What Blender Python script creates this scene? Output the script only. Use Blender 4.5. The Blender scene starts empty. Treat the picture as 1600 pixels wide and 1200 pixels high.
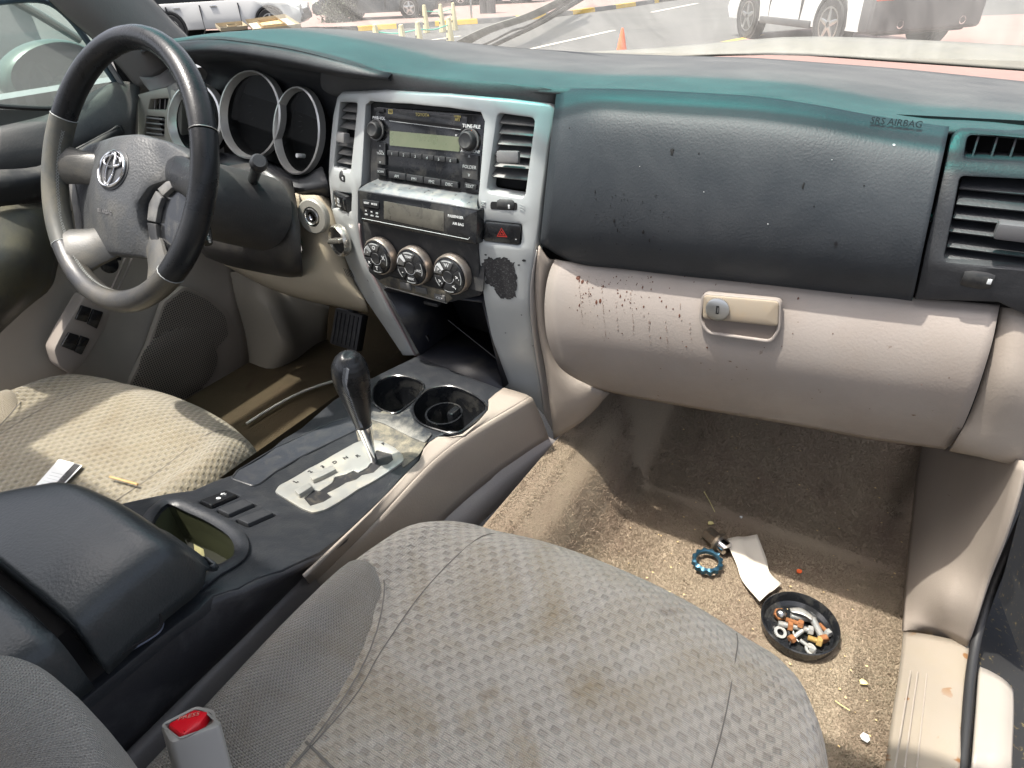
import bpy, bmesh, math, random
import numpy as np
from mathutils import Vector, Matrix
from mathutils.geometry import delaunay_2d_cdt
random.seed(7)
R=math.radians
SC=bpy.context.scene
COL=SC.collection
# ---------------------------------------------------------------- camera
CAMP=Vector((.587,-.708,.203)); FPX=985.0
def rotm(ax,a): return Matrix.Rotation(a,3,ax)
B0=Matrix(((1,0,0),(0,0,1),(0,-1,0)))
CM=rotm('Z',R(33.3))@rotm('X',R(-33.4))@B0@rotm('Z',R(3.38))     # world = CM @ (right, down, forward)
cd=bpy.data.cameras.new('camera'); cam=bpy.data.objects.new('camera',cd); COL.objects.link(cam)
rgt,dwn,fwd=CM.col[0],CM.col[1],CM.col[2]
cam.matrix_world=Matrix.Translation(CAMP)@Matrix((rgt,-dwn,-fwd)).transposed().to_4x4()
cd.sensor_width=36; cd.lens=36*FPX/1600; cd.clip_start=.02; cd.clip_end=500
SC.camera=cam
SC.render.resolution_x=1024; SC.render.resolution_y=768
# ---------------------------------------------------------------- light
sun_to=Vector((-.27,-.175,1.0)).normalized()          # towards the sun: high, a little to the left and behind
elev=math.asin(sun_to.z)
az=math.atan2(sun_to.x,sun_to.y)
w=bpy.data.worlds.new("World"); SC.world=w; w.use_nodes=True
wn=w.node_tree; bg=wn.nodes['Background']
sky=wn.nodes.new('ShaderNodeTexSky'); sky.sky_type='NISHITA'; sky.sun_disc=False
sky.sun_elevation=elev; sky.sun_rotation=az; sky.dust_density=6.0; sky.air_density=.7; sky.ozone_density=.2
bwn=wn.nodes.new('ShaderNodeRGBToBW'); hz_=wn.nodes.new('ShaderNodeMix'); hz_.data_type='RGBA'; hz_.inputs[0].default_value=.5
wn.links.new(sky.outputs[0],bwn.inputs[0]); wn.links.new(sky.outputs[0],hz_.inputs[6]); wn.links.new(bwn.outputs[0],hz_.inputs[7]); wn.links.new(hz_.outputs[2],bg.inputs[0])   # dusty, whitish Gulf sky
bg.inputs[1].default_value=.15
sl=bpy.data.lights.new('sun','SUN'); sl.energy=2.65; sl.angle=R(.9); sl.color=(1,.95,.86)
so=bpy.data.objects.new('sun',sl); COL.objects.link(so)
so.rotation_euler=sun_to.to_track_quat('Z','Y').to_euler(); so.location=(0,0,6)
SC.view_settings.view_transform='Standard'; SC.view_settings.look='None'
SC.view_settings.exposure=1.52; SC.view_settings.gamma=1
SC.render.engine='CYCLES'
try:
    SC.cycles.max_bounces=10; SC.cycles.diffuse_bounces=5; SC.cycles.transparent_max_bounces=16
    SC.cycles.caustics_reflective=False; SC.cycles.caustics_refractive=False
except Exception: pass

# ---------------------------------------------------------------- points from the survey of the place
def at(px,py,x=None,y=None,z=None):
    d=CM@Vector(((px-800)/FPX,(py-600)/FPX,1.0))
    if x is not None: s=(x-CAMP.x)/d.x
    elif y is not None: s=(y-CAMP.y)/d.y
    else: s=(z-CAMP.z)/d.z
    return CAMP+d*s
def on(px,py,f,off=0.0):
    y=0.0
    for _ in range(14):
        p=at(px,py,y=y); y=.5*y+.5*(f(p.x,p.z)+off)
    return at(px,py,y=y)
def onz(px,py,g,off=0.0):
    z=-.3
    for _ in range(14):
        p=at(px,py,z=z); z=.5*z+.5*(g(p.x,p.y)+off)
    return at(px,py,z=z)
def onx(px,py,h,off=0.0):
    x=-.7
    for _ in range(14):
        p=at(px,py,x=x); x=.5*x+.5*(h(p.y,p.z)+off)
    return at(px,py,x=x)
def onplane(px,py,o,n):
    d=CM@Vector(((px-800)/FPX,(py-600)/FPX,1.0))
    return CAMP+d*((o-CAMP).dot(n)/d.dot(n))
def interp(t,xs,ys):
    if t<=xs[0]: return ys[0]
    for i in range(1,len(xs)):
        if t<=xs[i]:
            f=(t-xs[i-1])/(xs[i]-xs[i-1]); return ys[i-1]+f*(ys[i]-ys[i-1])
    return ys[-1]
def sstep(a,b,t):
    t=min(1,max(0,(t-a)/(b-a))); return t*t*(3-2*t)

# ---------------------------------------------------------------- materials
MATS={}
def newmat(name):
    m=bpy.data.materials.new(name); m.use_nodes=True; nt=m.node_tree
    b=nt.nodes['Principled BSDF']; MATS[name]=m
    return m,nt,b
def nd(nt,t,**k):
    n=nt.nodes.new(t)
    for a,v in k.items():
        if a in n.inputs: n.inputs[a].default_value=v
        else: setattr(n,a,v)
    return n
def ramp(nt,src,a,b,ca=(0,0,0,1),cb=(1,1,1,1)):
    r=nt.nodes.new('ShaderNodeValToRGB'); r.color_ramp.elements[0].position=a; r.color_ramp.elements[1].position=b
    r.color_ramp.elements[0].color=ca; r.color_ramp.elements[1].color=cb
    nt.links.new(src,r.inputs[0]); return r.outputs[0]
def mixc(nt,fac,a,b,mode='MIX'):
    m=nt.nodes.new('ShaderNodeMix'); m.data_type='RGBA'; m.blend_type=mode
    for i,v in ((0,fac),(6,a),(7,b)):
        if hasattr(v,'type') and hasattr(v,'links'): nt.links.new(v,m.inputs[i])
        else: m.inputs[i].default_value=(v if i==0 else (tuple(v)+(1,) if len(v)==3 else v))
    return m.outputs[2]
def noise(nt,co,scale,detail=4,rough=.55,dist=0):
    n=nd(nt,'ShaderNodeTexNoise'); n.inputs['Scale'].default_value=scale; n.inputs['Detail'].default_value=detail
    n.inputs['Roughness'].default_value=rough; n.inputs['Distortion'].default_value=dist
    nt.links.new(co,n.inputs['Vector']); return n.outputs['Fac']
def plastic(name,col,rough=.5,grain=0,gs=.0004,dust=None,spec=.5,metal=0,var=.06,spots=None,scratch=None,coat=0,bscale=None):
    """moulded plastic / leather: grain = cells per metre, dust=(colour, amount, scale), spots=(colour,threshold,scale)"""
    m,nt,b=newmat(name); L=nt.links.new
    tc=nt.nodes.new('ShaderNodeTexCoord'); co=tc.outputs['Object']
    c=mixc(nt,ramp(nt,noise(nt,co,9,5),.3,.7),[v*(1-var) for v in col],[min(1,v*(1+var)) for v in col])
    rr=None
    if dust:
        dn=noise(nt,co,dust[2],7,.65,.4)
        f=ramp(nt,dn,dust[3] if len(dust)>3 else .4,dust[4] if len(dust)>4 else .75,(0,0,0,1),(dust[1],)*3+(1,))
        f2=mixc(nt,ramp(nt,noise(nt,co,900,2),.35,.7),(0.55,)*3,(1,1,1))
        f=mixc(nt,1.0,f,f2,'MULTIPLY')
        c=mixc(nt,f,c,dust[0]); rr=f
    if spots:
        sp=ramp(nt,noise(nt,co,spots[2],3,.5,.3),spots[1],spots[1]+.03)
        if len(spots)>3:
            sp=mixc(nt,1.0,sp,ramp(nt,noise(nt,co,7,2),spots[3],spots[3]+.1),'MULTIPLY')
        c=mixc(nt,sp,c,spots[0])
    L(c,b.inputs['Base Color']); b.inputs['Roughness'].default_value=rough
    if rr is not None:
        r2=mixc(nt,rr,(rough,)*3,(.9,)*3); L(r2,b.inputs['Roughness'])
    b.inputs['Metallic'].default_value=metal; b.inputs['Specular IOR Level'].default_value=spec
    b.inputs['Coat Weight'].default_value=coat
    if grain:
        v=nd(nt,'ShaderNodeTexVoronoi'); v.feature='SMOOTH_F1'; v.inputs['Scale'].default_value=grain
        wv=mixc(nt,.004,co,nd(nt,'ShaderNodeTexNoise').outputs['Color'])
        L(co,v.inputs['Vector'])
        n2=noise(nt,co,grain*1.7,3)
        h=mixc(nt,.45,v.outputs['Distance'],n2)
        bp=nd(nt,'ShaderNodeBump'); bp.inputs['Strength'].default_value=.8; bp.inputs['Distance'].default_value=gs
        L(h,bp.inputs['Height']); L(bp.outputs[0],b.inputs['Normal'])
    return m
def simple(name,col,rough=.5,metal=0,spec=.5):
    m,nt,b=newmat(name); b.inputs['Base Color'].default_value=tuple(col)+(1,)
    b.inputs['Roughness'].default_value=rough; b.inputs['Metallic'].default_value=metal; b.inputs['Specular IOR Level'].default_value=spec
    return m
DUST=(.42,.40,.34)
black=plastic('black_grained_plastic',(.024,.026,.030),.45,420,.0004,spec=.35,dust=((.16,.16,.16),.35,6))
padm=plastic('dash_pad_vinyl',(.026,.031,.037),.5,420,.0004,spec=.32,dust=((.13,.135,.14),.35,5),spots=((.010,.010,.012),.73,32,.45))
dashm=plastic('dusty_dash_vinyl',(.045,.048,.052),.6,330,.0005,dust=((.125,.125,.125),.9,7,.2,.65),spec=.35)
consm=plastic('console_black_plastic',(.020,.022,.026),.38,420,.0004,spec=.35,dust=((.18,.18,.16),.16,45,.45,.9))
consd=plastic('console_dusty_plastic',(.030,.033,.038),.42,420,.0004,dust=(DUST,.85,13,.42,.68))
lidm=plastic('armrest_vinyl',(.024,.030,.034),.36,420,.0005,spec=.5,dust=((.14,.15,.15),.3,7))
gloss=plastic('gloss_black_plastic',(.012,.013,.015),.18,0,dust=(DUST,.22,25,.5,.8))
matteb=plastic('matt_black_plastic',(.014,.015,.017),.6,0,dust=(DUST,.25,20,.5,.8))
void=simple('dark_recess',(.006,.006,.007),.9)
silver=plastic('silver_paint',(.40,.42,.42),.36,0,metal=.2,dust=((.36,.33,.28),.35,14,.5,.8),spec=.5,spots=((.05,.05,.05),.74,60))
beige=plastic('beige_plastic',(.29,.25,.215),.48,420,.0003,dust=((.42,.38,.30),.3,5),spots=((.12,.045,.02),.735,75,.5))
glovem=plastic('glovebox_plastic',(.275,.245,.222),.40,380,.0003,dust=((.24,.18,.13),.5,6,.45,.8),spots=((.10,.05,.03),.72,90,.5))
sillm=plastic('sill_plastic',(.25,.215,.175),.45,500,.0002,dust=((.26,.21,.13),.5,9,.45,.75),spots=((.20,.10,.04),.64,34,.38))
trimg=plastic('grey_trim_plastic',(.11,.105,.105),.4,500,.0002,dust=((.25,.22,.18),.3,9),spots=((.14,.05,.02),.72,40,.5))
doorb=plastic('door_black_plastic',(.026,.027,.030),.5,380,.0004,dust=((.20,.19,.17),.5,6))
leather=plastic('wheel_leather',(.010,.011,.013),.26,500,.0003,spec=.3,dust=((.09,.09,.085),.3,8,.45,.8))
leatherworn=plastic('worn_wheel_leather',(.065,.067,.060),.48,500,.0003,dust=((.22,.19,.12),.6,14,.45,.75))
hubm=plastic('hub_vinyl',(.050,.053,.056),.42,330,.0009,dust=((.30,.27,.2),.35,9,.5,.85))
chrome=simple('chrome',(.75,.75,.76),.14,1)
satin=simple('satin_metal',(.55,.55,.54),.3,1)
white=simple('white_print',(.68,.70,.70),.5)
greyp=simple('grey_print',(.36,.38,.38),.5)
gold=simple('gold_print',(.50,.42,.14),.5)
redp=simple('red_print',(.45,.03,.02),.5)
lcd=plastic('lcd_green',(.115,.135,.085),.25,0,var=.12,dust=((.2,.2,.14),.4,30))
lcd2=plastic('lcd_grey',(.075,.072,.062),.25,0,dust=((.2,.19,.15),.45,40))
redb=simple('red_button',(.75,.008,.02),.3)
bucklem=plastic('buckle_plastic',(.30,.29,.27),.4,0)
rust=plastic('rusty_metal',(.20,.075,.028),.85,900,.0004,dust=((.32,.14,.045),.9,120,.35,.65))
zinc=plastic('dull_zinc_metal',(.42,.43,.42),.45,0,metal=.6,dust=((.45,.36,.26),.6,150,.4,.7))
brass=plastic('tarnished_brass',(.45,.30,.10),.5,0,metal=.4,dust=((.25,.15,.06),.7,150,.4,.7))
blued=simple('blued_steel',(.035,.10,.15),.35,.7)
socketm=plastic('greasy_steel',(.22,.19,.15),.3,0,metal=.8,dust=((.25,.17,.1),.7,120,.4,.65))
paperm=plastic('paper',(.58,.53,.45),.8,0,var=.06)
papery=simple('yellow_paper',(.70,.62,.28),.8)
cardm=simple('card_white',(.70,.71,.70),.4)
knobsil=plastic('switch_knob_silver',(.5,.48,.43),.25,0,metal=.8)
mastic=simple('black_rubber',(.018,.018,.019),.55)
woodp=plastic('tan_board',(.40,.26,.10),.7,0,dust=((.55,.47,.34),.8,30))
asphalt=plastic('asphalt',(.062,.061,.059),.9,0,dust=((.098,.093,.085),.7,.5,.35,.7))
pavem=plastic('pink_paving',(.20,.13,.115),.9,0,dust=((.23,.165,.14),.6,.8))
kerby=plastic('kerb_yellow',(.62,.38,.03),.7,0,dust=((.3,.25,.15),.4,3))
kerbk=plastic('kerb_black',(.10,.10,.10),.7,0,dust=((.25,.24,.22),.6,3))
concrete=plastic('concrete',(.42,.40,.36),.9,0)
linem=plastic('road_paint',(.55,.50,.42),.8,0)
conem=simple('cone_orange',(.80,.13,.03),.5)
postm=simple('post_cream',(.66,.58,.33),.6)
ropem=simple('rope_green',(.05,.40,.28),.6)
whitecar=simple('white_car_paint',(.46,.46,.45),.25)
blackcar=simple('black_car_paint',(.025,.027,.03),.2)
silvercar=simple('silver_car_paint',(.30,.31,.33),.3,.5)
redcar=simple('red_car_paint',(.25,.02,.03),.3)
bumper=simple('grey_bumper_plastic',(.07,.07,.072),.6)
tyre=simple('tyre_rubber',(.03,.03,.03),.85)
carglass=simple('dark_car_glass',(.02,.025,.03),.08)
lampw=simple('headlamp_lens',(.75,.75,.72),.12)
lampr=simple('tail_lamp_lens',(.60,.02,.02),.2)
lampo=simple('indicator_lens',(.80,.20,.03),.3)

def fabric_weave(name,base,dark,light,bw,rh,stain=.5):
    m,nt,b=newmat(name); L=nt.links.new
    uv=nt.nodes.new('ShaderNodeUVMap'); oc=nt.nodes.new('ShaderNodeTexCoord').outputs['Object']
    wob=nd(nt,'ShaderNodeTexNoise'); wob.inputs['Scale'].default_value=14; L(uv.outputs[0],wob.inputs['Vector'])
    va=nt.nodes.new('ShaderNodeVectorMath'); va.operation='MULTIPLY_ADD'; L(wob.outputs['Color'],va.inputs[0]); va.inputs[1].default_value=(.006,.006,0); L(uv.outputs[0],va.inputs[2])
    sp_=nt.nodes.new('ShaderNodeSeparateXYZ'); L(va.outputs[0],sp_.inputs[0])
    def mth(op,a_,b_=None):
        n=nt.nodes.new('ShaderNodeMath'); n.operation=op
        for i,v in enumerate((a_,b_)):
            if v is None: continue
            if isinstance(v,(int,float)): n.inputs[i].default_value=v
            else: L(v,n.inputs[i])
        return n.outputs[0]
    vv=mth('DIVIDE',sp_.outputs[1],rh); row=mth('FLOOR',vv); fv=mth('SUBTRACT',vv,row)
    half=mth('MULTIPLY',mth('MODULO',mth('ABSOLUTE',row),2.0),.5)
    uu=mth('ADD',mth('DIVIDE',sp_.outputs[0],bw),half); cel=mth('FLOOR',uu); fu=mth('SUBTRACT',uu,cel)
    def boxm(cu,hu,hv,e):
        du=mth('SUBTRACT',hu,mth('ABSOLUTE',mth('SUBTRACT',fu,cu))); dv=mth('SUBTRACT',hv,mth('ABSOLUTE',mth('SUBTRACT',fv,.5)))
        n=nt.nodes.new('ShaderNodeMapRange'); L(mth('MINIMUM',du,dv),n.inputs[0]); n.inputs[1].default_value=-e; n.inputs[2].default_value=e; return n.outputs[0]
    dk=boxm(.28,.25,.30,.07); lt=boxm(.77,.22,.26,.10)
    wn_=nt.nodes.new('ShaderNodeTexWhiteNoise'); wn_.noise_dimensions='2D'; cbn=nt.nodes.new('ShaderNodeCombineXYZ'); L(cel,cbn.inputs[0]); L(row,cbn.inputs[1]); L(cbn.outputs[0],wn_.inputs['Vector'])
    dkv=mixc(nt,wn_.outputs['Value'],dark,[v*1.45 for v in dark])
    c0=mixc(nt,dk,base,dkv); c0=mixc(nt,mth('MULTIPLY',lt,.55),c0,[min(1,v*1.22) for v in base])
    # fine ribs inside
    wv=nt.nodes.new('ShaderNodeTexWave'); wv.wave_type='BANDS'; wv.bands_direction='Y'; wv.inputs['Scale'].default_value=190; wv.inputs['Distortion'].default_value=1.5
    L(uv.outputs[0],wv.inputs['Vector'])
    c=c0
    c=mixc(nt,.28,c,wv.outputs['Color'],'MULTIPLY')
    fn=noise(nt,oc,1100,2); c=mixc(nt,.5,c,ramp(nt,fn,.2,.75,(.55,.55,.55,1),(1.15,1.15,1.15,1)),'MULTIPLY')
    s1=ramp(nt,noise(nt,oc,8,6,.65,.8),.47,.70,(0,0,0,1),(stain,)*3+(1,))
    c=mixc(nt,s1,c,(base[0]*.52,base[1]*.42,base[2]*.24))
    s2=ramp(nt,noise(nt,oc,26,4,.6,.3),.64,.74,(0,0,0,1),(stain*.8,)*3+(1,))
    c=mixc(nt,s2,c,(base[0]*.30,base[1]*.24,base[2]*.2))
    s3=ramp(nt,noise(nt,oc,4,3),.45,.7,(0,0,0,1),(.35,)*3+(1,)); c=mixc(nt,s3,c,light)
    L(c,b.inputs['Base Color']); b.inputs['Roughness'].default_value=.92; b.inputs['Specular IOR Level'].default_value=.15
    b.inputs['Sheen Weight'].default_value=.35
    hh=mth('ADD',mth('MULTIPLY',dk,-1.0),mth('MULTIPLY',lt,.4)); bw_=mixc(nt,.25,hh,wv.outputs['Fac'])
    bw2=mixc(nt,.25,bw_,fn)
    bp=nd(nt,'ShaderNodeBump'); bp.inputs['Strength'].default_value=1; bp.inputs['Distance'].default_value=.0032
    L(bw2,bp.inputs['Height']); L(bp.outputs[0],b.inputs['Normal'])
    return m
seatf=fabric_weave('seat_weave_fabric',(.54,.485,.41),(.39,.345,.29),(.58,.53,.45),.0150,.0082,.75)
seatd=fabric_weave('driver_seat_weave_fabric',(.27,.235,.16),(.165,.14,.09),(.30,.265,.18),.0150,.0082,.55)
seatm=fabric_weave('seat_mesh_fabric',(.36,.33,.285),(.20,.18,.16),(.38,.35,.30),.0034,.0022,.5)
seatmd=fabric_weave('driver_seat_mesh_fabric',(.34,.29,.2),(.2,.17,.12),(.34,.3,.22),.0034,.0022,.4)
def carpetmat(name,a,bb,cc):
    m,nt,b=newmat(name); L=nt.links.new
    oc=nt.nodes.new('ShaderNodeTexCoord').outputs['Object']
    c=mixc(nt,ramp(nt,noise(nt,oc,700,2,.6),.25,.75),a,bb)
    c=mixc(nt,ramp(nt,noise(nt,oc,6,5,.6,.5),.45,.7,(0,0,0,1),(.75,)*3+(1,)),c,cc)
    c=mixc(nt,ramp(nt,noise(nt,oc,14,5,.6,.8),.62,.74,(0,0,0,1),(.7,)*3+(1,)),c,(.05,.035,.025))
    L(c,b.inputs['Base Color']); b.inputs['Roughness'].default_value=1; b.inputs['Specular IOR Level'].default_value=.05
    bp=nd(nt,'ShaderNodeBump'); bp.inputs['Distance'].default_value=.002; L(noise(nt,oc,500,3,.7),bp.inputs['Height']); L(bp.outputs[0],b.inputs['Normal'])
    return m
carpet=carpetmat('floor_carpet',(.275,.222,.160),(.340,.280,.205),(.225,.160,.125))
def punched(name):
    m,nt,b=newmat(name); L=nt.links.new
    oc=nt.nodes.new('ShaderNodeTexCoord').outputs['Object']
    mp=nd(nt,'ShaderNodeMapping'); mp.inputs['Rotation'].default_value=(R(90),0,R(90)); 
    sx=nt.nodes.new('ShaderNodeSeparateXYZ'); L(oc,sx.inputs[0]); cb=nt.nodes.new('ShaderNodeCombineXYZ'); L(sx.outputs[1],cb.inputs[0]); L(sx.outputs[2],cb.inputs[1])
    v=nd(nt,'ShaderNodeTexVoronoi'); v.inputs['Scale'].default_value=210; v.inputs['Randomness'].default_value=0; L(cb.outputs[0],v.inputs['Vector'])
    f=ramp(nt,v.outputs['Distance'],.28,.38)
    c=mixc(nt,f,(.02,.02,.018),(.24,.21,.175)); L(c,b.inputs['Base Color']); b.inputs['Roughness'].default_value=.6
    bp=nd(nt,'ShaderNodeBump'); bp.inputs['Distance'].default_value=.001; L(f,bp.inputs['Height']); L(bp.outputs[0],b.inputs['Normal'])
    return m
grille=punched('punched_speaker_plastic')
def scuffed(name,src_col,metal):
    m,nt,b=newmat(name); L=nt.links.new
    oc=nt.nodes.new('ShaderNodeTexCoord').outputs['Object']
    n=noise(nt,oc,60,8,.75,1.2); ln=noise(nt,oc,300,4,.7,2)
    f=ramp(nt,ln,.56,.66); L(mixc(nt,f,(.018,.018,.02),(.16,.16,.16)),b.inputs['Base Color']); b.inputs['Roughness'].default_value=.55
    return m
scuff=scuffed('scuffed_bare_plastic',None,0)
def tealglass(name):
    m,nt,b=newmat(name); nt.nodes.remove(b); L=nt.links.new
    out=nt.nodes['Material Output']
    uv=nt.nodes.new('ShaderNodeUVMap'); sx=nt.nodes.new('ShaderNodeSeparateXYZ'); L(uv.outputs[0],sx.inputs[0])
    tint=ramp(nt,sx.outputs[1],.755,.805,(.93,.96,.95,1),(.02,.62,.60,1))
    tr=nt.nodes.new('ShaderNodeBsdfTransparent'); L(tint,tr.inputs[0])
    df=nt.nodes.new('ShaderNodeBsdfTranslucent'); df.inputs[0].default_value=(.9,.88,.84,1)
    gl=nt.nodes.new('ShaderNodeBsdfGlossy'); gl.inputs['Roughness'].default_value=.03
    oc=nt.nodes.new('ShaderNodeTexCoord').outputs['Object']
    mp=nd(nt,'ShaderNodeMapping'); mp.inputs['Scale'].default_value=(1,.25,.25); mp.inputs['Rotation'].default_value=(0,0,R(35)); L(oc,mp.inputs[0])
    f=ramp(nt,noise(nt,mp.outputs[0],16,8,.7,.6),.35,.8,(.05,)*3+(1,),(.15,)*3+(1,))
    m1=nt.nodes.new('ShaderNodeMixShader'); L(f,m1.inputs[0]); L(tr.outputs[0],m1.inputs[1]); L(df.outputs[0],m1.inputs[2])
    m2=nt.nodes.new('ShaderNodeMixShader'); m2.inputs[0].default_value=.04; L(m1.outputs[0],m2.inputs[1]); L(gl.outputs[0],m2.inputs[2])
    L(m2.outputs[0],out.inputs[0]); return m
wsglass=tealglass('dusty_windshield_glass')
def plainglass(name,tint,dustf,gf=.08):
    m,nt,b=newmat(name); nt.nodes.remove(b); L=nt.links.new
    out=nt.nodes['Material Output']
    tr=nt.nodes.new('ShaderNodeBsdfTransparent'); tr.inputs[0].default_value=(*tint,1)
    df=nt.nodes.new('ShaderNodeBsdfTranslucent'); df.inputs[0].default_value=(.8,.85,.82,1)
    gl=nt.nodes.new('ShaderNodeBsdfGlossy'); gl.inputs['Roughness'].default_value=.04
    m1=nt.nodes.new('ShaderNodeMixShader'); m1.inputs[0].default_value=dustf; L(tr.outputs[0],m1.inputs[1]); L(df.outputs[0],m1.inputs[2])
    m2=nt.nodes.new('ShaderNodeMixShader'); m2.inputs[0].default_value=gf; L(m1.outputs[0],m2.inputs[1]); L(gl.outputs[0],m2.inputs[2])
    L(m2.outputs[0],out.inputs[0]); return m
sideglass=plainglass('green_side_glass',(.66,.84,.77),.16)
lensglass=plainglass('clear_lens',(.7,.72,.72),.001,.008)
mirrorm=simple('green_mirror_shell',(.035,.07,.055),.35)

# ---------------------------------------------------------------- object helpers
WL={}
def thing(name,label,cat,loc=(0,0,0),group=None):
    o=bpy.data.objects.new(name,None); COL.objects.link(o); o.location=loc; o.empty_display_size=.05
    o['label']=label; o['category']=cat
    if group: o['group']=group
    WL[o.name]=Vector(loc); return o
def tag(o,label,cat,group=None):
    o['label']=label; o['category']=cat
    if group: o['group']=group
    return o
def struct(o,kind='structure'): o['kind']=kind; return o
def mk(name,verts,faces,mat,parent=None,smooth=True,ang=35,uv=None,mats=None,fm=None):
    V=np.array([tuple(v) for v in verts],dtype=float)
    c=(V.min(0)+V.max(0))/2
    me=bpy.data.meshes.new(name); me.from_pydata([tuple(v) for v in (V-c)],[],faces)
    if mat: me.materials.append(mat)
    if uv is not None:
        ul=me.uv_layers.new(name='UVMap')
        for lp in me.loops: ul.data[lp.index].uv=uv[lp.vertex_index]
    if smooth:
        me.polygons.foreach_set('use_smooth',[True]*len(me.polygons)); me.set_sharp_from_angle(angle=R(ang))
    me.update()
    o=bpy.data.objects.new(name,me); COL.objects.link(o)
    c=Vector(c)
    if parent:
        o.parent=parent; o.location=c-WL[parent.name]
    else: o.location=c
    WL[o.name]=c
    return o
def area(p): return .5*sum(p[i][0]*p[(i+1)%len(p)][1]-p[(i+1)%len(p)][0]*p[i][1] for i in range(len(p)))
def ccw(p): return list(p) if area(p)>0 else list(p)[::-1]
def inset(p,d):
    n=len(p); out=[]
    for i in range(n):
        a=Vector(p[i-1]);b=Vector(p[i]);c=Vector(p[(i+1)%n])
        e1=(b-a);e2=(c-b)
        if e1.length<1e-9 or e2.length<1e-9: out.append(tuple(b)); continue
        e1.normalize(); e2.normalize()
        n1=Vector((-e1.y,e1.x));n2=Vector((-e2.y,e2.x)); m=(n1+n2)
        if m.length<1e-6: m=n1
        m.normalize(); k=1/max(.5,m.dot(n1)); q=b+m*d*k; out.append((q.x,q.y))
    return out
def rp(pts,r,n=4):
    """round the corners of a polygon; r a number or a list"""
    out=[]; N=len(pts)
    for i in range(N):
        rr=r[i] if isinstance(r,(list,tuple)) else r
        a=Vector(pts[i-1]);b=Vector(pts[i]);c=Vector(pts[(i+1)%N])
        if rr<=0: out.append(tuple(b)); continue
        d1=(a-b);d2=(c-b); l=min(rr,d1.length*.48,d2.length*.48)
        p0=b+d1.normalized()*l;p1=b+d2.normalized()*l
        for k in range(n+1):
            t=k/n; q=p0*(1-t)**2+b*2*t*(1-t)+p1*t*t; out.append((q.x,q.y))
    return out
def pip(x,y,poly):
    ins=False;n=len(poly);j=n-1
    for i in range(n):
        xi,yi=poly[i];xj,yj=poly[j]
        if (yi>y)!=(yj>y) and x<(xj-xi)*(y-yi)/(yj-yi)+xi: ins=not ins
        j=i
    return ins
def dens(p,l):
    out=[]
    for i in range(len(p)):
        a=Vector(p[i]);b=Vector(p[(i+1)%len(p)]); k=max(1,int(math.ceil((b-a).length/l)))
        for j in range(k):
            q=a.lerp(b,j/k); out.append((q.x,q.y))
    return out
def plate(name,F,outline,mat,parent=None,holes=(),th=.004,bv=.001,step=.02,back=False,ang=35,uvs=False):
    O=ccw(dens(outline,step)); Hs=[ccw(dens(h,step)) for h in holes]
    loops=[(O,1)]+[(h,-1) for h in Hs]
    V=[];faces=[];UV=[]
    def add(u,v,d):
        V.append(F(u,v,d)); UV.append((u,v)); return len(V)-1
    front=[]
    for lp,s in loops:
        fr=inset(lp,bv*s) if bv else lp
        idf=[add(u,v,0) for u,v in fr]; rings=[idf]
        if bv:
            mid=inset(lp,bv*.3*s); rings.append([add(u,v,bv*.3) for u,v in mid]); rings.append([add(u,v,bv) for u,v in lp])
        if th>0: rings.append([add(u,v,max(th,bv*1.1)) for u,v in lp])
        for a,b in zip(rings[:-1],rings[1:]):
            n=len(a)
            for i in range(n):
                q=(a[i],a[(i+1)%n],b[(i+1)%n],b[i]); faces.append(q if s<0 else q[::-1])
        front.append((fr,idf,rings[-1]))
    pts=[];emap=[];edges=[]
    for fr,idf,_ in front:
        k=len(pts); n=len(fr); pts+= [Vector(p) for p in fr]; emap+=idf; edges+=[(k+i,k+(i+1)%n) for i in range(n)]
    us=[p[0] for p in O];vs=[p[1] for p in O]
    if step<max(max(us)-min(us),max(vs)-min(vs)):
        u=min(us)+step*.5
        while u<max(us):
            v=min(vs)+step*.5
            while v<max(vs):
                if pip(u,v,inset(O,bv+step*.25)) and not any(pip(u,v,inset(h,-(bv+step*.25))) for h in Hs): pts.append(Vector((u,v)))
                v+=step
            u+=step
    res=delaunay_2d_cdt(pts,edges,[],0,1e-7)
    ov=res[0]; orig=res[3]; idm=[]
    for i,p in enumerate(ov):
        k=orig[i][0] if orig[i] else -1
        idm.append(emap[k] if 0<=k<len(emap) else add(p.x,p.y,0))
    FO=front[0][0]; FH=[f[0] for f in front[1:]]
    keep=[]
    for t in res[2]:
        cx=sum(ov[i].x for i in t)/len(t);cy=sum(ov[i].y for i in t)/len(t)
        if pip(cx,cy,FO) and not any(pip(cx,cy,h) for h in FH): keep.append(t)
    for t in keep: faces.append([idm[i] for i in t])
    if back:
        bm={}
        dd=max(th,bv*1.1)
        lastmap={}
        for fr,idf,last in front:
            for a,b in zip(idf,last): lastmap[a]=b
        for t in keep:
            q=[]
            for i in t:
                a=idm[i]
                if a in lastmap: q.append(lastmap[a])
                else:
                    if a not in bm: bm[a]=add(UV[a][0],UV[a][1],dd)
                    q.append(bm[a])
            faces.append(q[::-1])
    o=mk(name,V,faces,mat,parent,ang=ang,uv=UV if uvs else None)
    return o
def frame(o,ex,ey,n=None):
    ex=Vector(ex).normalized(); ey=Vector(ey); ey=(ey-ex*ey.dot(ex)).normalized()
    nn=ex.cross(ey) if n is None else Vector(n)
    o=Vector(o)
    def F(u,v,d): return o+ex*u+ey*v-nn*d
    F.o=o;F.ex=ex;F.ey=ey;F.n=nn
    def inv(p): q=p-o; return (q.dot(ex),q.dot(ey))
    F.inv=inv
    F.px=lambda x,y: inv(onplane(x,y,o,nn))
    return F
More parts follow.
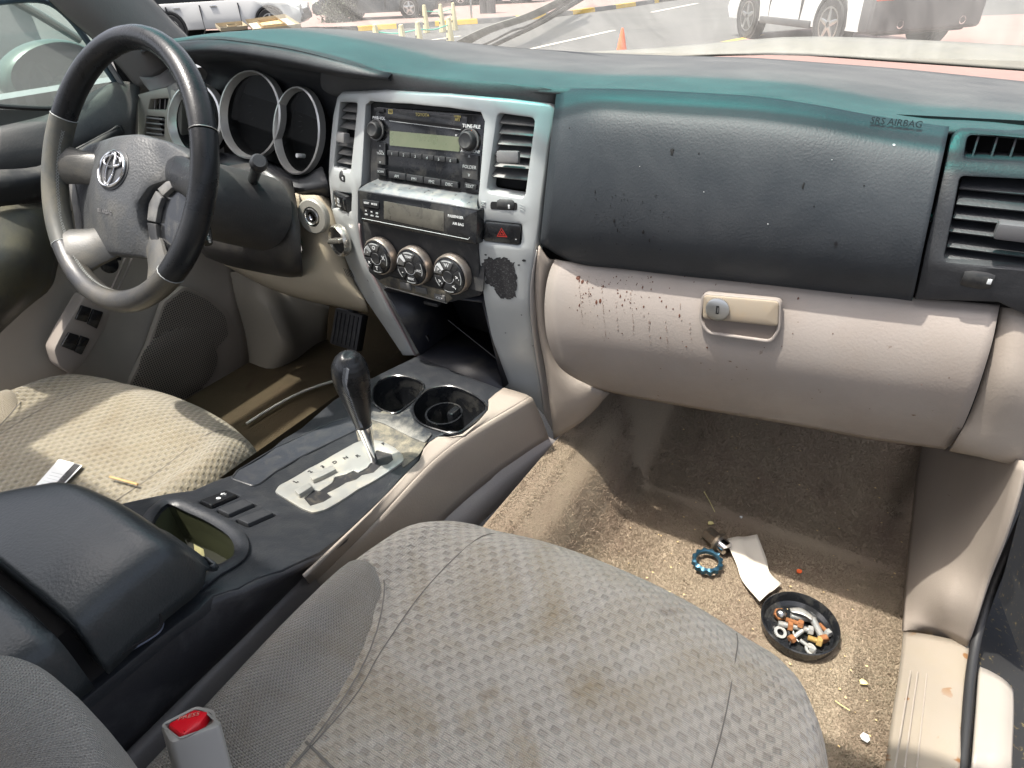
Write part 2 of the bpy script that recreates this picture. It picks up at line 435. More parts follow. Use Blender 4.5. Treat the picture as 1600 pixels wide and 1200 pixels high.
def rect(cx,cy,w_,h_,r=0,n=4):
    p=[(cx-w_/2,cy-h_/2),(cx+w_/2,cy-h_/2),(cx+w_/2,cy+h_/2),(cx-w_/2,cy+h_/2)]
    return rp(p,r,n) if r else p
def ell(cx,cy,rx,ry,n=32,rot=0,a0=0,a1=360):
    out=[]
    m=n if a1-a0>=360 else n+1
    for i in range(m):
        t=R(a0+(a1-a0)*i/n); x=rx*math.cos(t);y=ry*math.sin(t)
        out.append((cx+x*math.cos(rot)-y*math.sin(rot),cy+x*math.sin(rot)+y*math.cos(rot)))
    return out
def cr(P,k,closed=False):
    P=[Vector(p) for p in P]; n=len(P)
    if n<2 or k<=1: return P
    out=[]
    rng=range(n if closed else n-1)
    for i in rng:
        if closed: p0,p1,p2,p3=P[i-1],P[i],P[(i+1)%n],P[(i+2)%n]
        else:
            p1,p2=P[i],P[i+1]; p0=P[i-1] if i>0 else p1*2-p2; p3=P[i+2] if i+2<n else p2*2-p1
        for j in range(k):
            t=j/k
            out.append(.5*((2*p1)+(p2-p0)*t+(2*p0-5*p1+4*p2-p3)*t*t+(3*p1-p0-3*p2+p3)*t**3))
    if not closed: out.append(P[-1])
    return out
def sheet(name,rows,mat,parent=None,k=(4,4),th=0,ang=50,closeu=False,uvscale=True,flip=False):
    """smooth surface through rows of points"""
    R1=[cr(r,k[1],closeu) for r in rows]
    cols=list(zip(*R1)); C2=[cr(c,k[0]) for c in cols]
    g=list(zip(*C2)); nr=len(g); nc=len(g[0])
    V=[p for r in g for p in r]; faces=[]
    m=nc if closeu else nc-1
    for i in range(nr-1):
        for j in range(m):
            a=i*nc+j;b=i*nc+(j+1)%nc
            q=(a,b,b+nc,a+nc); faces.append(q[::-1] if flip else q)
    # uv in metres
    UV=[]
    mid=nr//2; cum=[0]
    for j in range(1,nc): cum.append(cum[-1]+(g[mid][j]-g[mid][j-1]).length)
    mc=nc//2; rcum=[0]
    for i in range(1,nr): rcum.append(rcum[-1]+(g[i][mc]-g[i-1][mc]).length)
    for i in range(nr):
        for j in range(nc): UV.append((cum[j],rcum[i]))
    o=mk(name,V,faces,mat,parent,ang=ang,uv=UV)
    if th:
        s=o.modifiers.new('thickness','SOLIDIFY'); s.thickness=th; s.offset=-1
    return o
def box(name,c,s,mat,parent=None,rot=None,bv=.002,seg=2):
    bm=bmesh.new(); bmesh.ops.create_cube(bm,size=1); bmesh.ops.scale(bm,vec=s,verts=bm.verts)
    if bv: bmesh.ops.bevel(bm,geom=bm.edges[:],offset=min(bv,min(s)*.45),segments=seg,profile=.6,affect='EDGES')
    M=(rot.to_3x3() if rot is not None else Matrix.Identity(3))
    c=Vector(c); V=[c+M@v.co for v in bm.verts]; F_=[[v.index for v in f.verts] for f in bm.faces]; bm.free()
    return mk(name,V,F_,mat,parent,ang=30)
def basis(n):
    n=Vector(n).normalized(); a=Vector((0,0,1)) if abs(n.z)<.9 else Vector((1,0,0))
    x=a.cross(n).normalized(); return x,n.cross(x),n
def lathe(name,prof,o,n,mat,parent=None,seg=32,sx=1,ex=None,ang=35):
    x,y,n=basis(n)
    if ex is not None:
        x=Vector(ex).normalized(); x=(x-n*x.dot(n)).normalized(); y=n.cross(x)
    o=Vector(o); V=[];F_=[]
    for r,h in prof:
        for i in range(seg):
            t=2*math.pi*i/seg; V.append(o+n*h+x*(r*math.cos(t)*sx)+y*(r*math.sin(t)))
    for k in range(len(prof)-1):
        for i in range(seg):
            a=k*seg+i;b=k*seg+(i+1)%seg; F_.append((a,b,b+seg,a+seg))
    if prof[0][0]>1e-5: F_.append(list(range(seg))[::-1])
    if prof[-1][0]>1e-5: F_.append([ (len(prof)-1)*seg+i for i in range(seg)])
    return mk(name,V,F_,mat,parent,ang=ang)
def ring(name,prof,o,n,mat,parent=None,seg=40,sx=1,ex=None):
    """closed profile revolved (r,h)"""
    x,y,n=basis(n)
    if ex is not None:
        x=Vector(ex).normalized(); x=(x-n*x.dot(n)).normalized(); y=n.cross(x)
    o=Vector(o); V=[];F_=[];m=len(prof)
    for i in range(seg):
        t=2*math.pi*i/seg
        for r,h in prof: V.append(o+n*h+x*(r*math.cos(t)*sx)+y*(r*math.sin(t)))
    for i in range(seg):
        for k in range(m):
            a=i*m+k;b=i*m+(k+1)%m;c=((i+1)%seg)*m
            F_.append((a,b,c+(k+1)%m,c+k))
    return mk(name,V,F_,mat,parent,ang=40)
def tube(name,pts,r,mat,parent=None,n=10,k=4,closed=False,flat=1.0,up=None,cap=True,ang=45):
    P=cr(pts,k,closed); m=len(P)
    if isinstance(r,(list,tuple)):
        nr=len(r); rad=[interp(i/(m-1)*(nr-1),list(range(nr)),list(r)) for i in range(m)]
    else: rad=[r]*m
    V=[];F_=[];prev=None
    for i in range(m):
        t=(P[(i+1)%m]-P[i-1]) if (closed or 0<i<m-1) else (P[1]-P[0] if i==0 else P[-1]-P[-2])
        t.normalize()
        if up is not None: a=Vector(up)
        elif prev is None: a=Vector((0,0,1)) if abs(t.z)<.9 else Vector((1,0,0))
        else: a=prev
        a=(a-t*a.dot(t)).normalized(); prev=a; b=t.cross(a)
        for j in range(n):
            th=2*math.pi*j/n; V.append(P[i]+a*math.cos(th)*rad[i]*flat+b*math.sin(th)*rad[i])
    for i in range(m if closed else m-1):
        for j in range(n):
            a=i*n+j;b=i*n+(j+1)%n;c=((i+1)%m)*n; F_.append((a,b,c+(j+1)%n,c+j))
    if cap and not closed: F_.append(list(range(n))[::-1]); F_.append([(m-1)*n+j for j in range(n)])
    return mk(name,V,F_,mat,parent,ang=ang)
def text(s,F,u,v,size,mat,parent,name='lettering',rot=0,off=.0012,ext=.0002,align='CENTER',bold=0):
    cu=bpy.data.curves.new('t','FONT'); cu.body=s; cu.size=size; cu.align_x=align; cu.align_y='CENTER'; cu.extrude=ext; cu.offset=bold*size; cu.resolution_u=2
    to=bpy.data.objects.new('t',cu); COL.objects.link(to)
    dg=bpy.context.evaluated_depsgraph_get(); me=bpy.data.meshes.new_from_object(to.evaluated_get(dg))
    V=[];cr_,sr_=math.cos(rot),math.sin(rot)
    for vv in me.vertices:
        x,y=vv.co.x,vv.co.y
        V.append(F(u+x*cr_-y*sr_,v+x*sr_+y*cr_,-off-vv.co.z))
    F_=[list(p.vertices) for p in me.polygons]
    bpy.data.objects.remove(to); bpy.data.curves.remove(cu); bpy.data.meshes.remove(me)
    if not V: return None
    return mk(name,V,F_,mat,parent,smooth=False)
def copy_tree(o,parent=None):
    c=o.copy(); COL.objects.link(c); c.parent=parent
    for ch in list(o.children): copy_tree(ch,c)
    return c

# ================================================================ SETTING
GZ=-1.25
def flat(name,pts,mat,z=None,parent=None):
    V=[Vector((p[0],p[1],p[2] if len(p)>2 else z)) for p in pts]
    return mk(name,V,[list(range(len(V)))],mat,parent,smooth=False)
struct(flat('ground',[(-300,-60,GZ-.006),(300,-60,GZ-.006),(300,400,GZ-.006),(-300,400,GZ-.006)],asphalt))
g=lambda px,py,dz=0: at(px,py,z=GZ+dz)
# near traffic island behind the kerb (left, pink paving)
ka=[g(560,49),g(600,46),g(680,41),g(790,34),g(870,26),g(955,15),g(1030,4)]
kz=.13
back=[p+Vector((-14,30,0)) for p in ka]
ka_top=[Vector((p.x,p.y,GZ+kz)) for p in ka]
pv=[]
for p in ka_top: pv.append(p+Vector((-.1,.25,0.004)))
far=[Vector((14,150,GZ+kz)),Vector((-90,150,GZ+kz)),Vector((-60,30,GZ+kz)),Vector((-24,15,GZ+kz))]
V=pv+far
struct(mk('pavement',V,[list(range(len(V)))],pavem,smooth=False))
kerb=thing('painted_kerb','black and yellow painted kerb edging the pink pavement across the road','kerb',tuple(ka_top[2]))
kp=cr(ka_top,10)
seglen=1.15; acc=0; cur=[kp[0]]; idx=0
kpts=[kp[0]]
for a,b in zip(kp[:-1],kp[1:]):
    cur.append(b); acc+=(b-a).length
    if acc>=seglen or b is kp[-1]:
        V=[];F_=[]
        for q in cur:
            t=(cur[-1]-cur[0]).normalized(); nrm=Vector((-t.y,t.x,0))
            if nrm.y<0: nrm=-nrm
            V+= [Vector((q.x,q.y,GZ)),Vector((q.x,q.y,GZ+kz))+nrm*.03,Vector((q.x,q.y,GZ+kz))+nrm*.3]
        for i in range(len(cur)-1):
            for k in range(2): F_.append((i*3+k,i*3+3+k,i*3+4+k,i*3+1+k))
        o=mk('kerb_block',V,F_,kerby if idx%2==0 else kerbk,kerb,smooth=False)
        idx+=1; acc=0; cur=[b]
# road markings
def strip(name,a,b,w_,mat):
    a=Vector(a);b=Vector(b);t=(b-a).normalized();n=Vector((-t.y,t.x,0))*w_/2
    return flat(name,[a-n,b-n,b+n,a+n],mat)
struct(strip('road_line',g(822,78,.002),g(960,47,.002),.12,linem))
struct(strip('road_line',g(590,74,.002),g(720,56,.002),.12,linem))
struct(strip('road_line',g(1018,19,.002),g(1090,5,.002),.14,linem))
# right-hand pink paving under the SUV and far yellow edging
struct(flat('pavement',[g(1050,82,.004),g(1190,52,.004),g(1400,30,.004),g(1600,22,.004),(12,30,GZ+.004),(14,8,GZ+.004),(3,6,GZ+.004)],pavem))
struct(strip('road_line',g(1050,82,.006),g(1190,54,.006),.16,kerby))
struct(strip('road_line',(2.5,27,GZ+.01),(12,24,GZ+.01),.5,kerby))

# cones and posts
def cone(loc,h,r,mat,label,cat,name,group=None):
    t=thing(name,label,cat,tuple(loc),group)
    lathe('body',[(r*.62,.03),(r*.55,h*.2),(r*.14,h*.97),(r*.1,h)],loc,(0,0,1),mat,t,seg=16)
    box('base',loc+Vector((0,0,.015)),(r*1.6,r*1.6,.03),mat,t,bv=.01)
    return t
cone(g(971,86),.44,.17,conem,'lone orange traffic cone standing on the grey road','traffic cone','traffic_cone')
posts=[((593,90),'cream bollard post, first of the front row from the left'),((633,92),'cream bollard post, second of the front row from the left'),
((658,86),'cream bollard post, third of the front row from the left'),((705,76),'cream bollard post at the right end of the front row, behind the wiper'),
((667,51),'cream bollard post, leftmost of the rear row by the kerb'),((692,50),'cream bollard post, middle of the rear row by the kerb'),((711,47),'cream bollard post, tallest and rightmost of the rear row by the kerb')]
pl=[]
for (px,py),lb in posts:
    loc=g(px,py); t=thing('bollard_post',lb,'post',tuple(loc),'cream bollard posts on the road')
    h=.66 if py<60 else .58
    bm=[]
    lathe('body',[(.10,0),(.095,.06),(.055,h*.93),(.045,h)],loc,(0,0,1),postm,t,seg=8)
    lathe('cap',[(.05,h+.0005),(.045,h+.03),(.0,h+.04)],loc,(0,0,1),postm,t,seg=8)
    for q in (.35,.6): box('marking',loc+Vector((-.02,-.1+q*.06,h*q)),(.03,.02,.05),bumper,t,bv=0)
    pl.append(loc+Vector((0,0,h*.82)))
def rope(a,b,lb): tag(tube('rope',[a,(a+b)/2+Vector((0,0,-.05)),b],.012,ropem,None,n=6,k=4),lb,'rope')
rope(pl[0],pl[2],'green rope strung between the left posts of the front row'); rope(pl[2],pl[3],'green rope running on to the post behind the wiper'); rope(pl[4],pl[6],'green rope strung along the rear row of posts')

# vehicles outside
def car(name,label,loc,head,Lc,Wc,Hc,paint,lower=None,rim=satin,wb=None,wr=.34,rails=False,tail=False,suv=False,cat='car'):
    """loc = ground centre, head = heading angle (direction of nose)"""
    loc=Vector(loc); t=thing(name,label,cat,tuple(loc))
    ex=Vector((math.cos(head),math.sin(head),0)); side=Vector((-ex.y,ex.x,0)); up=Vector((0,0,1))
    wb=wb or Lc*.58; fx=wb/2+.02; rx=-wb/2
    def arch(cx,r,n=10): return [(cx+r*math.cos(R(180-180*i/n)),wr+r*math.sin(R(180-180*i/n))-.0) for i in range(n+1)]
    belt=Hc*.56; bot=.22 if not suv else .34
    prof=[(-Lc/2+.05,bot+.1)]+[(-Lc/2,belt*.55),(-Lc/2+.04,belt),(Lc*.22,belt*1.0),(Lc*.42,belt*.88),(Lc/2-.03,belt*.68),(Lc/2,bot+.18),(Lc/2-.12,bot)]
    prof+= [(fx+wr*1.12,bot)]+[(x,y) for x,y in arch(fx,wr*1.16)[::-1]]+[(fx-wr*1.12,bot)]
    prof+= [(rx+wr*1.12,bot)]+[(x,y) for x,y in arch(rx,wr*1.16)[::-1]]+[(rx-wr*1.12,bot),(-Lc/2+.15,bot)]
    F=frame(loc+side*(-Wc/2),ex,up)   # n = ex x up = -side direction
    F2=lambda u,v,d: loc+ex*u+up*v-side*(Wc/2-d-.10*sstep(belt*.5,belt,v)*(1 if d<Wc/2 else -1))
    plate('body',F2,prof,paint,t,th=Wc,bv=.05,step=.6,back=True,ang=40)
    if lower: 
        for a,b in ((fx-wr*1.3,rx+wr*1.3),):
            box('side_step',loc+up*(bot+.03)+ex*((a+b)/2),(abs(a-b),Wc+.06,.12),lower,t,rot=Matrix.Rotation(head,4,'Z'),bv=.03)
    cab=[(-Lc*.46 if suv else -Lc*.36,belt+.005),(-Lc*.42 if suv else -Lc*.24,Hc),(Lc*.06,Hc),(Lc*.2,belt+.005)]
    F3=lambda u,v,d: loc+ex*u+up*v-side*(Wc*.43-d-.14*sstep(belt,Hc,v)*(1 if d<Wc*.4 else -1))
    plate('cabin_glass',F3,rp(cab,.12),carglass,t,th=Wc*.86,bv=.03,step=.5,back=True)
    box('roof',loc+up*(Hc+.012)+ex*(-Lc*.17),(Lc*.44,Wc*.66,.05),paint,t,rot=Matrix.Rotation(head,4,'Z'),bv=.025)
    for cx in (fx,rx):
        for s in (-1,1):
            c=loc+ex*cx+side*s*(Wc/2-.1)+up*wr
            wh=lathe('wheel',[(wr*.6,-.11),(wr*.93,-.11),(wr,-.07),(wr,.07),(wr*.93,.11),(wr*.66,.11)],c,side*s,tyre,t,seg=28)
            lathe('rim',[(wr*.66,.10),(wr*.62,.06),(wr*.60,.03),(.0,.03)],c,side*s,bumper,wh,seg=24)
            for k in range(5):
                a=2*math.pi*k/5+.3; dx=ex*math.cos(a)+up*math.sin(a)
                tube('spoke',[c+side*s*.105+dx*.04,c+side*s*.10+dx*wr*.62],[.05,.035],rim,wh,n=6,k=1,up=side,flat=.4)
            ring('rim_lip',[(wr*.60,.095),(wr*.67,.095),(wr*.67,.113),(wr*.60,.113)],c,side*s,rim,wh,seg=24)
            ring('arch_liner',[(wr*1.02,-.08),(wr*1.15,-.08),(wr*1.15,.098),(wr*1.02,.098)],c+up*.015,side*s,mastic,t,seg=24)
    for s in (-1,1):
        hl=loc+ex*(Lc/2-.12)+side*s*(Wc/2-.26)+up*(belt*.74)
        box('headlight',hl,(.22,.34,.13),lampw,t,rot=Matrix.Rotation(head,4,'Z'),bv=.04)
        tl=loc-ex*(Lc/2-.02)+side*s*(Wc/2-.18)+up*(belt*.85)
        box('tail_light',tl,(.08,.22,.3),lampr,t,rot=Matrix.Rotation(head,4,'Z'),bv=.03)
        for q in (-.02,-.24):
            box('door_handle',loc+ex*(Lc*q)+side*s*(Wc/2-.055)+up*(belt*.88),(.2,.04,.035),satin if not suv else chrome,t,rot=Matrix.Rotation(head,4,'Z'),bv=.01)
        for q in (.13,-.10,-.3):
            box('door_seam',loc+ex*(Lc*q)+side*s*(Wc/2-.048)+up*(belt*.62),(.012,.1,belt*.6),mastic,t,rot=Matrix.Rotation(head,4,'Z'),bv=0)
    box('grille',loc+ex*(Lc/2-.02)+up*(belt*.6),(.08,Wc*.45,.14),bumper,t,rot=Matrix.Rotation(head,4,'Z'),bv=.02)
    box('front_bumper',loc+ex*(Lc/2-.05)+up*(bot+.16),(.16,Wc*.94,.2),bumper if suv else paint,t,rot=Matrix.Rotation(head,4,'Z'),bv=.06)
    box('rear_bumper',loc-ex*(Lc/2-.04)+up*(bot+.2),(.2,Wc*.96,.34),bumper if lower else paint,t,rot=Matrix.Rotation(head,4,'Z'),bv=.06)
    return t,ex,side,up,loc
# white off-roader on the right, seen from the rear left
rl=g(1296,80); fl=g(1203,64.5)
hd=math.atan2(fl.y-rl.y,fl.x-rl.x)
hx=Vector((math.cos(hd),math.sin(hd),0)); sd=Vector((-hx.y,hx.x,0))
wbx=2.75; cc=rl+hx*(wbx/2)-sd*.86
t,ex,side,up,loc=car('parked_suv','white off-roader with grey bumper and alloy wheels parked on pink paving at right',(cc.x,cc.y,GZ),hd,4.6,1.95,1.85,whitecar,lower=bumper,rim=satin,wb=wbx,wr=.40,suv=True)
box('underbody',loc+up*.42-ex*1.9,(.9,1.5,.28),mastic,t,rot=Matrix.Rotation(hd,4,'Z'),bv=.05)
box('rear_skirt',loc+up*.62-ex*2.26,(.3,1.98,.62),bumper,t,rot=Matrix.Rotation(hd,4,'Z'),bv=.1,seg=3)
box('rear_reflector',loc+up*.82-ex*2.30+side*.80,(.3,.30,.12),lampr,t,rot=Matrix.Rotation(hd,4,'Z'),bv=.03)
for s in (.45,-.62):
    e=ring('exhaust_tip',[(.045,-.14),(.06,-.14),(.06,.05),(.045,.05)],loc+up*.43-ex*2.36+side*s,-ex,chrome,t,seg=16)
# white car at left behind the instrument hood
c1=at(440,60,z=GZ)
wl=Vector((-13.6,10.6,GZ)); hdw=math.atan2(at(480,20,y=11.4).y-at(260,20,y=8.5).y,at(480,20,y=11.4).x-at(260,20,y=8.5).x)
fw_=g(430,59); hx=Vector((math.cos(R(38)),math.sin(R(38)),0)); cw_=fw_-hx*1.5+Vector((-hx.y,hx.x,0))*.9
t,ex,side,up,loc=car('parked_wagon','large white station wagon with orange side repeater beyond the instrument hood',(cw_.x,cw_.y,GZ),R(38),4.9,1.95,1.9,whitecar,wb=2.95,wr=.40,suv=True)
box('side_repeater',loc+up*1.02+ex*1.95-side*.93,(.22,.05,.10),lampo,t,rot=Matrix.Rotation(R(38),4,'Z'),bv=.02)
# black saloon, silver car, red car
s0=g(566,40); car('parked_saloon','glossy black saloon with bright headlight parked on the pavement edge',(s0.x-.2,s0.y+1.4,GZ+kz),R(200),4.7,1.8,1.45,blackcar,wr=.32)
s1=g(735,16); car('parked_car','silver car standing on the pink pavement, side on',(s1.x,s1.y+2,GZ+kz),R(195),4.5,1.8,1.5,silvercar,wr=.33)
s2=g(655,22); car('parked_car','dark red car mostly hidden between the black saloon and the silver car',(s2.x-.6,s2.y+4.5,GZ+kz),R(195),4.4,1.8,1.5,redcar,wr=.32)
# pedestrian-height sign pole and two grey pillars
tag(tube('sign_pole',[g(737,29,kz),g(737,29,kz)+Vector((0,0,2.6))],.035,satin,n=8,k=1),'thin pale grey pole standing on the pink pavement','pole')
for px,lb in ((757,'dark grey bollard pillar left of the pair on the pavement'),(768,'dark grey bollard pillar right of the pair on the pavement')):
    q=g(px,21,kz); tag(lathe('pillar',[(.16,0),(.15,.9),(.17,.95),(.17,1.1),(.0,1.12)],q,(0,0,1),bumper,None,seg=12),lb,'pillar','grey pillars on the pavement')
# tan framed boards leaning in front of the white wagon
def board(p,lb,mat,fr):
    q=[at(*a,y=b) for a,b in p]
    ex_=(q[1]-q[0]); ey_=(q[3]-q[0]); Ff=frame(q[0],ex_,ey_)
    pts=[Ff.inv(v) for v in q]
    t=thing('framed_board',lb,'board',tuple(q[0]),'tan boards on the ground')
    plate('frame',Ff,pts,fr,t,holes=[inset(ccw(pts),.16)],th=.06,bv=.01,step=2)
    plate('panel',lambda u,v,d:Ff(u,v,d+.02),inset(ccw(pts),.15),mat,t,th=.02,bv=0,step=2)
board([((385,37),7.2),((447,28),7.6),((474,52),7.2),((398,52),6.8)],'larger tan framed board lying before the white wagon',woodp,simple('board_frame',(.40,.34,.24),.7))
board([((337,43),6.6),((378,39),7.1),((388,50),7.0),((345,50),6.5)],'smaller olive framed board beside the tan one',simple('olive_board',(.16,.16,.10),.7),MATS['board_frame'])
# dark shrub/rubbish heap between wagon and saloon
def blob(name,c,s,n,mat,lb,cat):
    V=[];F_=[]
    for i in range(n):
        p=Vector((random.gauss(0,.4)*s[0],random.gauss(0,.4)*s[1],abs(random.gauss(0,.5))*s[2])); a=Vector((random.uniform(-1,1),random.uniform(-1,1),random.uniform(-1,1))).normalized()*.06; b=a.cross(Vector((random.random(),random.random(),.3))).normalized()*.04
        k=len(V); V+= [c+p-a,c+p+b,c+p+a,c+p-b]; F_.append((k,k+1,k+2,k+3))
    return tag(mk(name,V,F_,mat,None,smooth=False),lb,cat)
sh=g(492,46); blob('shrub',sh+Vector((.0,1.2,0)),(.7,.5,1.5),2600,plastic('dry_leaf',(.06,.07,.04),.8,0,var=.4),'dark scrubby bush between the white wagon and the black saloon','bush')
# far backdrop building strip so the left window and the top edge are not empty
wall=thing('boundary_wall','pale rendered boundary wall seen green through the driver window','wall',(-16,-6,GZ))
box('wall_panel',(-16,-4,GZ+1.7),(.3,22,3.4),plastic('render_wall',(.30,.32,.29),.9,0),wall,bv=.02)
box('coping',(-16,-4,GZ+3.45),(.4,22,.1),concrete,wall,bv=.02)

# ================================================================ FLOOR
FZ=-.60
def tunnel_x(z): return interp(z,[-.62,-.6,-.5,-.42,-.3],[.305,.295,.27,.245,.22])
rows=[]
TUN=[(-.9,0),(-.6,0),(-.35,0),(-.15,0),(.02,.0),(.12,.01),(.3,.01),(.5,.02)]
def toe(y): # floor height: rises into the footwell
    return FZ+ .62*max(0,y-.13)**1.0*.95 if y>.13 else FZ+ 0.0
ys=[-1.0,-.7,-.45,-.25,-.1,.02,.09,.14,.20,.28,.38,.5]
for y in ys:
    z0=toe(y); tz=max(z0,-.60)
    w0=.30 if y<.1 else .30
    rows.append([Vector((.19,y,-.46)),Vector((.222,y,-.478)),Vector((.258,y,-.515)) if z0<-.53 else Vector((.258,y,max(-.515,z0+.02))),
      Vector((.285,y,max(-.57,z0+.012))),Vector((.315,y,z0)),Vector((.40,y,z0)),Vector((.5,y,z0)),Vector((.6,y,z0)),Vector((.68,y,z0)),Vector((.745,y,z0)),Vector((.76,y,z0+.05))])
fl_=struct(sheet('floor_carpet',rows,carpet,k=(4,3),ang=60))
# wheel-well hump at far right of footwell handled by the kick panel; driver side floor
rows=[]
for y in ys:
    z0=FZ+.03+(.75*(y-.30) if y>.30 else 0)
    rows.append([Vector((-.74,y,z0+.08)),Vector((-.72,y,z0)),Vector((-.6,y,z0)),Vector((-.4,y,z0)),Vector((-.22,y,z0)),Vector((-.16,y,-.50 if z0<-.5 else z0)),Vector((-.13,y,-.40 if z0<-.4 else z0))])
fd_=struct(sheet('driver_floor_carpet',rows,carpetmat('driver_carpet_shaded',(.048,.037,.023),(.075,.060,.038),(.045,.036,.024)),k=(4,3),ang=60))  # carpet colour darkened to put the footwell shade into it
# pile fibres
def fibres(n,region,zf,mat,name,hmin=.0018,hmax=.0036):
    rng=np.random.default_rng(3)
    x=rng.uniform(region[0],region[1],n); y=rng.uniform(region[2],region[3],n)
    z=np.array([zf(a,b) for a,b in zip(x,y)])
    h=rng.uniform(hmin,hmax,n); a=rng.uniform(0,2*np.pi,n); wd=rng.uniform(.0004,.0008,n)
    tx=rng.normal(0,.0022,n);ty=rng.normal(0,.0022,n)
    P=np.stack([np.stack([x-wd*np.cos(a),y-wd*np.sin(a),z-.0005],1),np.stack([x+wd*np.cos(a),y+wd*np.sin(a),z-.0005],1),np.stack([x+tx,y+ty,z+h],1)],1).reshape(-1,3)
    me=bpy.data.meshes.new(name); me.vertices.add(3*n); me.vertices.foreach_set('co',P.ravel())
    me.loops.add(3*n); me.loops.foreach_set('vertex_index',np.arange(3*n,dtype=np.int32))
    me.polygons.add(n); me.polygons.foreach_set('loop_start',np.arange(0,3*n,3,dtype=np.int32)); me.polygons.foreach_set('loop_total',np.full(n,3,dtype=np.int32))
    me.update(); me.validate(); me.materials.append(mat)
    o=bpy.data.objects.new(name,me); COL.objects.link(o); o['kind']='stuff'; return o
def floorz(x,y):
    z0=toe(y)
    if x<.315: 
        zz=interp(x,[.19,.222,.258,.285,.315],[-.46,-.478,-.515,-.57,-.60])
        return max(zz,z0)
    return z0
fb=fibres(260000,(.192,.74,-.36,.42),floorz,carpet,'carpet_pile')
fb['label']='short brown carpet pile covering the passenger floor'; fb['category']='carpet'

# small debris
deb=[((1040,931),.012,papery,'pale yellow paper scrap on the carpet by the seat edge','paper scrap'),((1249,893),.005,conem,'small orange chip beside the paper strip','debris'),
((1355,826),.005,conem,'red orange chip in the shaded footwell','debris'),((1110,817),.006,papery,'tiny pale leaf bit above the metal socket','debris'),
((1349,1066),.006,papery,'curled pale chip near the sill on the carpet','debris'),((1215,805),.003,cardm,'white crumb in the shaded footwell','debris'),((1158,808),.003,cardm,'smaller white crumb in the shaded footwell','debris'),
((1352,1153),.007,cardm,'white flake at the bottom edge of the carpet','debris'),((1328,822),.004,mastic,'black bead on the shaded carpet','debris')]
for (px,py),s,m_,lb,ct in deb:
    p=at(px,py,z=FZ+.005)
    V=[p+Vector((s*math.cos(a)*random.uniform(.6,1),s*math.sin(a)*random.uniform(.6,1),random.uniform(0,.002))) for a in [k*2*math.pi/6 for k in range(6)]]
    V2=[v+Vector((0,0,-.0015)) for v in V]
    tag(mk('paper_scrap' if ct=='paper scrap' else 'debris_chip',V+V2,[list(range(6)),list(range(11,5,-1))]+[(i,6+i,6+(i+1)%6,(i+1)%6) for i in range(6)],m_,None,smooth=False),lb,ct)
V=[];F_=[]
for i in range(120):
    x=random.uniform(.33,.72);y=random.uniform(-.3,.3);z=floorz(x,y)+.004;s=random.uniform(.0007,.0022);k=len(V)
    for a in range(4): V.append(Vector((x+s*math.cos(a*1.6+i),y+s*.7*math.sin(a*1.6+i),z+random.uniform(0,.001))))
    F_.append((k,k+1,k+2,k+3))
o=mk('carpet_crumbs',V,F_,simple('crumb',(.62,.45,.22),.9),None,smooth=False); struct(o,'stuff'); o['label']='tan crumbs and grit scattered over the passenger carpet'; o['category']='crumbs'
for pts,lb in (([(1100,768),(1108,782),(1117,800)],'thin straw strand on the shaded carpet'),([(1305,1095),(1315,1102),(1328,1110)],'thin pale straw near the seat corner')):
    tag(tube('straw_strand',[onz(px,py,lambda x,y:floorz(x,y)+.006) for px,py in pts],.0006,papery,None,n=5),lb,'straw')
# socket, toothed ring, paper strip
a=at(1104,832,z=FZ+.016); b=at(1136,858,z=FZ+.016); ax=(b-a).normalized(); Ls=(b-a).length
st=thing('metal_socket','greasy steel socket lying half under the paper strip','socket',tuple(a))
lathe('hex_body',[(.010,0),(.0125,.001),(.0125,Ls*.55),(.0115,Ls*.58)],a,ax,socketm,st,seg=6,ang=25)
ring('collar',[(.010,Ls*.56),(.0165,Ls*.56),(.0165,Ls*.68),(.010,Ls*.68)],a,ax,socketm,st,seg=24)
lathe('shank',[(.0115,Ls*.68),(.0115,Ls*1.0),(.010,Ls*1.02)],a,ax,chrome,st,seg=24)
c=at(1105,878,z=FZ+.012)
V=[];F_=[];N=72
for i in range(N):
    t_=2*math.pi*i/N; ro=.0235+.0018*math.cos(t_*12)
    for r_,h in ((.0175,-.003),(ro,-.005),(ro,.003),(.0195,.005),(.0175,.003)):
        V.append(c+Vector((r_*math.cos(t_)*.95,r_*math.sin(t_),h+.002)))
for i in range(N):
    for k in range(5): F_.append((i*5+k,i*5+(k+1)%5,((i+1)%N)*5+(k+1)%5,((i+1)%N)*5+k))
tag(mk('toothed_ring',V,F_,blued,None,ang=40),'blued steel toothed ring lying on the carpet beside the socket','metal ring')
pr=[(1133,843,.016),(1183,835,.020)],[(1150,880,.014),(1197,872,.010)],[(1160,908,.010),(1203,895,.013)],[(1187,940,.020),(1221,912,.012)]
rows=[]
for r_ in pr:
    a=at(r_[0][0],r_[0][1],z=FZ+r_[0][2]); b=at(r_[1][0],r_[1][1],z=FZ+r_[1][2]); rows.append([a,a.lerp(b,.35)+Vector((0,0,.0025)),a.lerp(b,.6)-Vector((0,0,.001)),b])
tag(sheet('paper_strip',rows,paperm,k=(4,4),th=.0004,ang=60),'creased cream paper strip lying across the steel socket on the carpet','paper')
